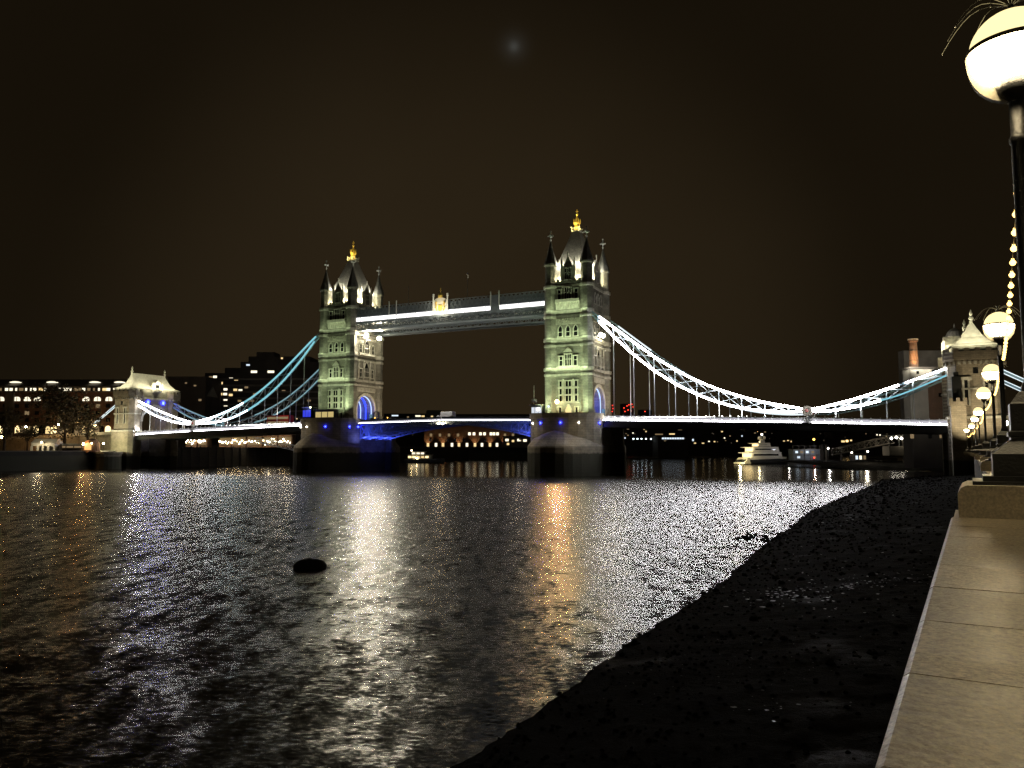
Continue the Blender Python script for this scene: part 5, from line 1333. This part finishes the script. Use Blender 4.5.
m = MB(); m.box(-30,130,-0.3,0.5,at(400,447.6,545).z,at(400,447.6,545).z+0.5); m.build('coping', M['concrete'], fb)

# ------------------------------------------------------------------ far reach of the river beyond the right span
m = MB(); xs = np.linspace(-900, 1300, 120); vs = []
for x in xs:
    h = 14 + 8*mnoise.noise(Vector((x*0.012,0,0))) + 5*mnoise.noise(Vector((x*0.06,3,0)))
    vs += [(x,905,-2),(x,910,5.5),(x,960,8+h*0.6),(x,1120,9+h)]
m.add(vs, [(4*i+k,4*i+4+k,4*i+5+k,4*i+1+k) for i in range(len(xs)-1) for k in range(3)])
tag(m.build('hills', M['darkwall']), kind='structure')
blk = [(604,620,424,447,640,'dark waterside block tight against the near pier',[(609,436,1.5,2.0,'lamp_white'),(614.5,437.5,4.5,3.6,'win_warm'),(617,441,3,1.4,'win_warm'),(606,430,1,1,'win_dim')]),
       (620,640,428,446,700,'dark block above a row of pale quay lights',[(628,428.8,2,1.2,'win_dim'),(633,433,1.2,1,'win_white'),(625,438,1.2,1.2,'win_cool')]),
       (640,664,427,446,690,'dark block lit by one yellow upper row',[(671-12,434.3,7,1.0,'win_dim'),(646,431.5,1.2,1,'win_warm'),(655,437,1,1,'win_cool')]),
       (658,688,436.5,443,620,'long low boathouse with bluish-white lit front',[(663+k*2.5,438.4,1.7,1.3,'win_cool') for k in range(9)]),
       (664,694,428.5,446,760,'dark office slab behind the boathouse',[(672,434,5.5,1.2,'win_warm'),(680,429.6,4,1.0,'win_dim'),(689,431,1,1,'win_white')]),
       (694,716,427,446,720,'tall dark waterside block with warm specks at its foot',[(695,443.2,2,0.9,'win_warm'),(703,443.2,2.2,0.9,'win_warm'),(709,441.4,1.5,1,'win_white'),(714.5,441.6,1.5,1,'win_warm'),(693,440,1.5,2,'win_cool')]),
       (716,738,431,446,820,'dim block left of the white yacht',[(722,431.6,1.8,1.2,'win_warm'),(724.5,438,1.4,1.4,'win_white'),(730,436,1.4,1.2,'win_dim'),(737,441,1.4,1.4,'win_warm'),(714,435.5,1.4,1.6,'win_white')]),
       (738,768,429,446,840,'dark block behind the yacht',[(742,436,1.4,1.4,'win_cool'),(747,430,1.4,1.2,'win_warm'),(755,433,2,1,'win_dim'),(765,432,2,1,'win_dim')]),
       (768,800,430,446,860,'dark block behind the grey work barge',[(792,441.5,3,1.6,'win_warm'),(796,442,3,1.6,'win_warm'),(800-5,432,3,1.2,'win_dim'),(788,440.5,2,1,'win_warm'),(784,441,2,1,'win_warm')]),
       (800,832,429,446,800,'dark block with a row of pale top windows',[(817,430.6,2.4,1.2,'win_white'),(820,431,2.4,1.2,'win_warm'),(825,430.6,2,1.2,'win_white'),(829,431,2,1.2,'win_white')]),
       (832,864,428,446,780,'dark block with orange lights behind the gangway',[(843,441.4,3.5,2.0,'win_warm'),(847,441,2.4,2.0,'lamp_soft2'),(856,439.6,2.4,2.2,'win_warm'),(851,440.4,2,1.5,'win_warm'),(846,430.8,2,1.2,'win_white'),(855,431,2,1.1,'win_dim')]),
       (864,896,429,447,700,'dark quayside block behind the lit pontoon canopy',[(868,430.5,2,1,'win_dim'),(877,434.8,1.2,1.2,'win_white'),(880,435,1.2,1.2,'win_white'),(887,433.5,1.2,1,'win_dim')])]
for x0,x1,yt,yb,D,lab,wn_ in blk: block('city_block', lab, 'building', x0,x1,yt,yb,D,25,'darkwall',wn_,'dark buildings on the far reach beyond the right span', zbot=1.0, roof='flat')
# quay lights in a row under the right span
for k, px in enumerate((633.5,637.5,641.5,646,651,655)):
    q = at(px, 439.6, 640); street_lamp('pale quay lamp %s under the right span' % ('next to the near pier','second from the pier','third from the pier','fourth from the pier','fifth from the pier','sixth, beside the boathouse')[k], (q.x,q.y,3.0), q.z-3.0, 'led_pale2', 'row of pale quay lamps', 0, r=0.6)
# tower blocks with red aircraft lights far off, between the hangers of the right span
for (x0,x1,yt,D,lab,pts) in ((611,615,404.5,1300,'slim far tower with a column of red lights',[(612.5,405.5),(613,408.5),(612.2,411.5)]),(622,634,404,1350,'far unfinished tower sprinkled with red lights',[(624,408),(627,406),(629,404.8),(632,404.2),(633,407),(628,410),(631,411),(625,411.5)]),(640,652,410,1400,'wide dim far tower right of the red-lit one',[(645,411.5)])):
    B = block('far_tower', lab, 'tower block', x0,x1,yt,447,D,25,'darkwall',(),None,zbot=0.0,roof='flat'); o = B.location
    for q in pts:
        p = at(q[0],q[1],D-0.5); m = MB(); m.sphere((p.x-o.x,-0.5,p.z-o.z),0.9,8,6); m.build('warning_light', M['lamp_red'], B)

# ------------------------------------------------------------------ boats and moorings
# white motor yacht, stern towards the viewer's left
def hull_mesh(L, Bm, H, n=14, stern=0.75, sheer=0.3):
    m = MB(); k = 5; rows = []
    for i in range(n+1):
        u = i/n; hw = Bm/2*min(1, stern+(1-stern)*u*3)*(1 if u < 0.6 else math.sqrt(max(0.0005, 1-((u-0.6)/0.4)**2.2)))
        zt = H*(1+sheer*u*u); x = L*(u-0.5)
        rows.append([(x, -hw*0.75, -0.3),(x,-hw*0.95,H*0.35),(x,-hw,zt),(x,hw,zt),(x,hw*0.95,H*0.35),(x,hw*0.75,-0.3)])
    vs = [v for r in rows for v in r]; c = 6
    fs = [(i*c+j,(i+1)*c+j,(i+1)*c+(j+1)%c,i*c+(j+1)%c) for i in range(n) for j in range(c)] + [tuple(range(c)), tuple(reversed(range(n*c,n*c+c)))]
    return m.add(vs, fs)
yp = at(764, 464, 384); yaw = 0.55
Y = thing('motor_yacht', 'big white motor yacht with tiered lit decks and dark hull', 'yacht', (yp.x, yp.y, 0), yaw)
hull_mesh(34, 7.6, 2.4).build('hull', M['hull'], Y)
m = MB(); m.box(-17.6,-13.2,-3.4,3.4,0.3,1.1); m.extrude([(-16.9,-3.2,1.1),(-13.4,-3.2,1.1),(-13.4,-3.2,3.4),(-14.6,-3.2,3.4)],(0,6.4,0)); m.build('stern_platform', M['yachtlit'], Y)
m = MB(); m.box(-17.0,-16.4,-2.0,2.0,1.2,2.3); m.build('stern_door', M['walksteel'], Y)
m = MB(); m.extrude([(-13.5,-3.6,2.3),(12,-3.6,2.6),(14.5,-2.2,3.6),(-13.5,-3.6,3.3)],(0,7.0,0)); m.build('bulwark', M['boatwhite'], Y)
for x0,x1,z0,z1,hw in ((-12,10,3.3,5.6,3.2),(-10.5,8.5,6.1,8.2,2.8),(-6,3,8.7,10.2,2.2)):
    m = MB(); m.extrude([(x0,-hw,z0),(x1,-hw,z0),(x1-0.9,-hw,z1),(x0+0.3,-hw,z1)],(0,2*hw,0)); m.build('deckhouse', M['boatwhite'], Y)
    m = MB(); m.box(x0-2.6,x1-0.9,-hw-0.3,hw+0.3,z1,z1+0.35); m.build('deck_overhang', M['boatwhite'], Y)
    for sy in (-1,1):
        m = MB(); m.box(x0+1.2,x1-3.0,*sorted((sy*hw,sy*(hw+0.05))),z0+0.9,z1-0.5); m.build('window_band', M['glass'], Y)
    m = MB(); m.box(x0-0.05,x0+0.02,-hw+0.5,hw-0.5,z0+0.2,z1-0.4); m.build('aft_saloon_light', M['lamp_soft'], Y)
    m = MB(); m.box(x0-2.2,x0-0.1,-hw+0.2,hw-0.2,z1-0.06,z1-0.01); m.build('ceiling_light', M['lamp_soft'], Y)
m = MB(); m.extrude([(-3,-0.5,10.4),(0.6,-0.5,10.4),(-0.4,-0.5,14.2),(-1.6,-0.5,14.2)],(0,1.0,0)); m.bar((-1.4,-2.2,12.4),(-1.4,2.2,12.4),0.7,0.3); m.build('radar_mast', M['boatwhite'], Y)
for y in (-1.6,1.6): m = MB(); m.sphere((-1.2,y,13.2),0.75,10,8); m.build('satellite_dome', M['boatwhite'], Y)
m = MB(); m.sphere((-1.0,0,14.7),0.4,8,6); m.build('mast_light', M['lamp_white'], Y)
light('POINT','yacht_lamp',(-21.5,-4.0,3.0),3600,(1.0,0.85,0.45),Y,0.4); light('POINT','yacht_lamp',(-12,-7.5,7.0),520,(1.0,0.82,0.45),Y,0.4); light('POINT','yacht_lamp',(-4,0,11),160,(1.0,0.82,0.45),Y,0.4); light('POINT','yacht_lamp',(5,-11,5.5),160,(0.95,0.9,0.85),Y,0.4)
# grey work barge with scaffolded cabin
bp_ = at(808, 462.5, 388)
Bg = thing('work_barge', 'grey work barge with scaffolded cabin and orange masthead light', 'barge', (bp_.x, bp_.y, 0), 0.1)
m = MB(); m.extrude([(-12,-3.5,-0.3),(12,-3.5,-0.3),(13.5,-3.5,2.0),(-13.5,-3.5,2.0)],(0,7,0)); m.build('hull', M['hull'], Bg)
m = MB(); m.box(-9,5,-2.5,2.5,2.0,7.2); m.build('cabin', M['walksteel'], Bg)
m = MB(); m.box(-9.6,5.6,-3.0,3.0,7.2,7.5); m.box(-9.4,5.4,-2.9,2.9,4.5,4.7)
for x in (-9,-6,-3,0,3,5): m.box(x-0.08,x+0.08,-2.8,-2.64,2,9.2)
m.box(-9,5,-2.78,-2.66,9.1,9.2); m.build('scaffold', M['concrete'], Bg)
for x, zz, mt in ((-7,6.0,'win_cool'),(-4.4,6.0,'win_dim'),(-1.5,6.0,'win_cool'),(1.4,6.0,'win_dim'),(-6,3.4,'win_cool'),(2.5,3.5,'win_dim')): win(Bg,(x,-2.52,zz),0,1.4,1.1,mt)
for x in (6.2,8.4): m = MB(); m.box(x-0.5,x+0.5,-3.2,-2.2,-0.3,9.8); m.build('dolphin_pile', M['timber'], Bg)
m = MB(); m.tube([(3.5,0,7.4),(3.5,0,12)],0.12,6); m.build('mast', M['walksteel'], Bg)
m = MB(); m.sphere((3.5,0,12.3),0.55,8,6); m.build('masthead_light', M['lamp_orange'], Bg)
m = MB(); m.sphere((1.5,-3.6,3.2),0.4,8,6); m.build('port_light', M['lamp_red'], Bg)
light('POINT','barge_lamp',(0,-7,7),450,(0.9,0.9,1.0),Bg,0.3)
# pontoon with cabins and its gangway to the shore
pp = at(856, 463, 372)
Pt = thing('pontoon', 'dark floating pontoon with small lit cabin below the gangway', 'pontoon', (pp.x, pp.y, 0), 0.15)
m = MB(); m.box(-20,8,-3,3,-0.5,1.2); m.build('float', M['hull'], Pt)
m = MB(); m.box(-2,4.5,-2,2,1.2,5.2); m.box(-2.3,4.8,-2.3,2.3,5.2,5.5); m.build('cabin', M['darkwall'], Pt)
for x, mt in ((-0.8,'win_cool'),(1.2,'win_white'),(3.3,'win_dim')): win(Pt,(x,-2.02,3.4),0,1.2,1.8,mt)
for x in (-14,-6,6.5): m = MB(); m.tube([(x,2.4,-3),(x,2.4,9)],0.45,8); m.build('mooring_pile', M['timber'], Pt)
for x, zz, mt in ((-15.5,7.5,'lamp_white'),(-3.5,5.6,'lamp_white'),(4.9,6.0,'lamp_white')):
    m = MB(); m.tube([(x,-2.2,1.2),(x,-2.2,zz)],0.08,6); m.build('lamp_post', M['iron'], Pt); m = MB(); m.sphere((x,-2.2,zz+0.3),0.42,8,6); m.build('pontoon_lamp', M[mt], Pt)
light('POINT','pontoon_light',(-15.5,-3,7.4),700,(1.0,0.95,0.85),Pt,0.3)
truss_bridge('gangway', 'long grey lattice gangway rising from pontoon to the right bank', at(834,455,366), at(892,443,330), 3.0, 2.6, 10, 'concrete')
light('POINT','gangway_lamp', at(866,450,333), 1800, (1.0,0.85,0.6), None, 0.3)
pc = thing('pier_canopy', 'canopy hung with bright globes at the gangway head', 'canopy', at(902,441,326).xy.to_3d())
zz = at(902,446,326).z
m = MB(); m.box(-6.5,6.5,-2,4,zz-4,zz); m.build('deck', M['timber'], pc)
m = MB(); m.box(-6.8,6.8,-2.2,4.2,zz+4.3,zz+4.6)
for x in (-6.4,-2.2,2.2,6.4): m.box(x-0.12,x+0.12,-1.9,-1.7,zz,zz+4.3)
m.build('frame', M['darksteel'], pc)
for k in range(6):
    m = MB(); m.sphere((-5.2+k*2.1,-1.6,zz+3.2+0.4*(k%2)),0.52,10,8); m.build('globe', M['lamp_white'], pc)
light('POINT','canopy_light',(0,-3.5,zz+2.5),1200,(1.0,0.88,0.6),pc,0.4)
block('quay_shed', 'dark timber shed right of the canopy with one lit doorway', 'shed', 914, 944, 437, 459, 318, 10, 'timber', [(921,441,1.6,2.6,'win_white'),(925,442.5,2.0,1.8,'win_warm'),(919,444,0.6,3.2,'win_dim')], zbot=0.3, roof='flat')
m = MB(); vs = []; nx = 40
for i in range(nx+1):
    u = i/nx; x = 120+u*150; 
    for j, (yy, zz_) in enumerate(((232,-0.4),(250,0.25),(300,1.4),(345,2.0))): vs.append((x, yy+22*(1-u)**2+3*mnoise.noise(Vector((u*6,j,0))), zz_+0.25*mnoise.noise(Vector((u*20,j*3,1)))))
m.add(vs, [(4*i+k,4*i+4+k,4*i+5+k,4*i+1+k) for i in range(nx) for k in range(3)])
tag(m.build('beach', M['mud'], smooth=True), kind='structure')

# launch moored behind the far pier
lp = at(425, 459.5, 420)
Lb = thing('river_launch', 'dark passenger launch with lit cabin moored behind the far pier', 'boat', (lp.x, lp.y, 0), -0.15)
hull_mesh(22, 4.8, 2.0).build('hull', M['hull'], Lb)
m = MB(); m.box(-9,3.5,-2,2,2.0,4.2); m.box(-7,0,-1.6,1.6,4.4,6.0); m.build('cabin', M['boatwhite'], Lb)
m = MB(); m.box(-9.4,4,-2.3,2.3,4.2,4.45); m.box(-7.4,0.5,-1.9,1.9,6.0,6.2); m.build('cabin_roof', M['boatwhite'], Lb)
for x in (-8,-5.6,-3.2,-0.8,1.6): win(Lb,(x,-2.02,3.2),0,1.7,0.9,('win_warm','lamp_soft','win_white')[int(x)%3])
for x in (-6,-3.4,-1): win(Lb,(x,-1.62,5.2),0,1.7,0.9,'win_white')
m = MB(); m.sphere((-7,-2.2,6.8),0.3,8,6); m.sphere((-4,-2.4,2.6),0.3,8,6); m.build('deck_lamp', M['lamp_warm'], Lb)

# mooring buoy in the foreground stretch of river
bz = at(310, 568, 46.6)
By = thing('mooring_buoy', 'black barrel-shaped mooring buoy floating in open water', 'buoy', (bz.x, bz.y, 0), 0.12)
m = MB(); prof = [(0.03,-1.0)] + [(0.50*(1-abs(u)**3.2)**0.55+0.02, u*0.98) for u in np.linspace(-0.98,0.98,17)] + [(0.03,1.0)]
m.lathe(prof, n=22); o = m.build('drum', M['rustblack'], By, smooth=True); o.rotation_euler = (0, math.pi/2, 0); o.location = (0,0,0.10); o.scale = (0.8,1,1)
m = MB(); m.lathe([(0.30,0.42),(0.30,0.52),(0.12,0.54),(0.09,0.58),(0.02,0.60)], n=12); m.build('cap', M['rustblack'], By)

# ------------------------------------------------------------------ on and around the bridge
van = thing('white_van', 'tall white van stopped in the middle of the opening span', 'van', W(41.5, 5.5, 15.95), BROT, None); van.scale = (1.05, 1.0, 1.0)
m = MB(); m.extrude([(-2.6,-1.0,0.45),(-2.6,-1.0,2.75),(-2.4,-1.0,2.9),(1.4,-1.0,2.9),(1.9,-1.0,2.2),(2.8,-1.0,1.7),(3.0,-1.0,1.5),(3.0,-1.0,0.45)],(0,2.0,0)); m.build('body', M['vanwhite'], van)
m = MB(); m.extrude([(1.45,0,2.75),(1.88,0,2.2),(2.4,0,1.9),(1.4,0,1.9)],(0,1.02,0)); m.build('side_window', M['glass'], van)
for x in (-1.7,1.9):
    for y in (-0.9,0.9):
        m = MB(); m.lathe([(0.36,-0.12),(0.36,0.12)],n=14); w_ = m.build('wheel', M['tyre'], van); w_.rotation_euler = (math.pi/2,0,0); w_.location = (x,y,0.36)
light('POINT','van_fill_lamp', (0,4.5,3.6), 220, (1.0,0.95,0.9), van, 0.3)
bus = thing('red_bus', 'red bus half hidden behind the parapet of the left span', 'bus', W(SPAN+27.5, 3.5, deck_z(27.5)+0.2), BROT)
m = MB(); m.box(-5,5,-1.25,1.25,0.4,4.0); m.box(-4.9,4.9,-1.2,1.2,4.0,4.3); m.build('body', M['red'], bus)
for z_ in (1.3,2.9): m = MB(); m.box(-4.6,4.6,1.25,1.29,z_,z_+0.85); m.build('window_band', M['win_dim'], bus)
for x in (-3.2,3.2):
    for y in (-1.1,1.1):
        m = MB(); m.lathe([(0.48,-0.14),(0.48,0.14)],n=14); w_ = m.build('wheel', M['tyre'], bus); w_.rotation_euler = (math.pi/2,0,0); w_.location = (x,y,0.48)
light('POINT','bus_lamp',(-4,5,5.2),160,(1,0.9,0.8),bus,0.3)
# watch cabins and masts on the piers
def cabin(label, s, r, w, d, h, winmat, z=DK):
    C = broot('watch_cabin', label, 'cabin', s, r, z)
    m = MB(); m.box(-w/2,w/2,-d/2,d/2,0,h); m.build('wall', M['darksteel'], C)
    m = MB(); m.box(-w/2-0.4,w/2+0.4,-d/2-0.4,d/2+0.4,h,h+0.3); m.build('roof', M['darkslate'], C)
    for k in range(3):
        x = -w/2+w*(k+0.5)/3; m = MB(); m.box(x-w/7,x+w/7,d/2,d/2+0.06,h*0.3,h*0.82); m.build('window', M[winmat], C)
    return C
c1 = cabin('small dark cabin with white-lit panes left of the near tower', 9.0, 9.0, 3.2, 2.4, 3.2, 'win_cool2')
c2 = cabin('yellow-lit glazed kiosk below the far tower river face', SPAN+1.0, 11.2, 7.6, 2.2, 3.4, 'win_kiosk')
c3 = cabin('cabin washed in blue light at the left end of the far pier', SPAN+8.4, 11.0, 3.4, 2.4, 4.2, 'led_blue2')
light('POINT','cabin_lamp',(0,2.5,3.6),140,(0.2,0.25,1.0),c3,0.3)
def mast(label, s, r, z, h, arms):
    Mt = broot('signal_mast', label, 'mast', s, r, z, 'signal masts by the piers')
    m = MB(); m.tube([(0,0,0),(0,0,h)],0.16,8,0.08); m.build('pole', M['whitepaint'], Mt)
    for zz, w in arms: m = MB(); m.bar((-w,0,zz),(w,0,zz),0.16,0.2); m.box(-w-0.25,-w+0.25,-0.25,0.25,zz-0.9,zz); m.box(w-0.25,w+0.25,-0.25,0.25,zz-0.9,zz); m.build('signal_arm', M['whitepaint'], Mt)
mast('signal mast standing right of the far tower on the opening span', SPAN-16.2, 7.9, 15.8, 7.6, ((3.4,0.9),(2.3,1.1)))
mast('thin mast rising beside the cabin left of the near tower', 10.1, 9.4, DK, 9.0, ((5.0,0.5),))
m = MB(); m.sphere((-0.6,1.5,2.0),0.4,8,6); m.build('lantern', M['lamp_white'], c1)
m = MB(); m.sphere((5.5,9.6,19.4),0.32,8,6); m.build('corner_lamp', M['led_ice'], near_tower)
# cars on the deck, mostly hidden by the parapets: tail lights
for s, r, c, lab in ((SPAN-14,6.0,'lamp_red','dark car with glowing tail lights near the far tower'),(SPAN-19,6.2,'lamp_red','second dark car following towards the far tower')):
    z0 = 15.9; Cx = broot('car', lab, 'car', s, r, z0)
    m = MB(); m.extrude([(-2.1,-0.85,0.3),(2.1,-0.85,0.3),(2.1,-0.85,0.85),(1.2,-0.85,0.95),(0.6,-0.85,1.45),(-1.3,-0.85,1.45),(-2.0,-0.85,0.95)],(0,1.7,0)); m.build('body', M['hull'], Cx)
    for y in (-0.6,0.6): m = MB(); m.box(-2.16,-2.08,y-0.2,y+0.2,0.7,0.95); m.build('tail_light', M['lamp_red'], Cx)
    m = MB(); m.sphere((-1.0,0.88,1.4),0.16,6,5); m.build('indicator', M['lamp_orange'], Cx)
    for x in (-1.3,1.3):
        for y in (-0.8,0.8):
            m = MB(); m.lathe([(0.32,-0.1),(0.32,0.1)],n=12); w_ = m.build('wheel', M['tyre'], Cx); w_.rotation_euler = (math.pi/2,0,0); w_.location = (x,y,0.32)

# ------------------------------------------------------------------ right bank beyond the bridge: old brewhouse
Db = 262
def brew(label, x0,x1,yt,D,mat,depth=14,wins=(),roof=None):
    return block('brewhouse_wing', label, 'building', x0,x1,yt,452,D,depth,mat,wins,'wings of the old brewhouse behind the near gateway',zbot=13.0,roof=roof)
brew('tall grey boarded wing, widest of the brewhouse', 903.5, 948, 350.5, Db+14, 'concrete', 4)
w2 = brew('pale boarded wing under the orange-lit chimney with small windows', 910, 934, 369, Db, 'palewall', 5, [(917.5,372.5,0.9,1.0,'glass'),(933,371,0.9,1.0,'glass')], roof='flat')
brew('low brown wing of the brewhouse next to the gateway arch', 934, 950, 380, Db-4, 'brick', 4, [(940,395,1.0,1.3,'glass'),(945,405,1.0,1.3,'glass')])
block('riverside_store', 'dark brick river storey below the brewhouse wings', 'building', 912, 951, 425.5, 455, Db-7, 6, 'darkwall', [(912,436,1.2,1.6,'win_dim'),(930,436,1.2,1.6,'glass'),(941,436,1.0,1.4,'win_dim')], zbot=1.0)
p = at(914, 366, Db+4)
ch = thing('brick_chimney', 'orange-lit round brick chimney above the brewhouse', 'chimney', (p.x, p.y, p.z-1))
hh = at(914,340,Db+4).z - p.z + 1
m = MB(); m.lathe([(1.55,0),(1.25,hh-0.9),(1.5,hh-0.7),(1.55,hh)],n=16); m.build('shaft', M['brick'], ch)
m = MB(); m.lathe([(1.7,hh-0.02),(1.7,hh+0.35),(1.2,hh+0.4)],n=16); m.build('cap', M['trim'], ch)
for z_ in (hh*0.28,hh*0.62): m = MB(); m.lathe([(1.5,z_),(1.56,z_+0.1),(1.5,z_+0.2)],n=16); m.build('iron_band', M['iron'], ch)
light('SPOT','chimney_light',(-1.5,-4.5,0.5),5200,(1.0,0.48,0.10),ch,0.2,(0,0,hh*0.7),80,0.7)
light('SPOT','chimney_light',(4,-4.5,1.5),900,(1.0,0.72,0.3),ch,0.2,(0,0,hh*0.8),80,0.7)
p = at(955, 344, Db+2)
cu = thing('cupola', 'grey domed cupola with small finial left of the gateway spire', 'cupola', (p.x, p.y, p.z-3))
m = MB(); m.lathe([(2.9,0),(2.9,4.0),(3.2,4.1),(3.2,4.4)],n=12); m.build('drum', M['palewall'], cu)
m = MB(); m.lathe([(3.0,4.4),(2.9,5.6),(2.2,7.2),(1.2,8.2),(0.3,8.6),(0.25,9.4),(0.05,10.2)],n=16); m.build('dome', M['slate'], cu)
light('AREA','brewhouse_wash', at(921,412,Db-20), 900, (1.0,0.92,0.74), None, 12, at(922,365,Db), sizey=1)
light('AREA','brewhouse_wash', at(924,366,Db-3), 1500, (1.0,0.92,0.74), None, 14, at(924,352,Db+14), sizey=1)
# bright lamp post on the promenade beyond the near lamps
q = at(990, 423.6, 62); street_lamp('bright lamp on a slim post between the promenade pedestals', (q.x+1.2,q.y,5.35), q.z-5.35-0.2, 'lamp_white', None, 120, (1,0.85,0.6), 0.24)
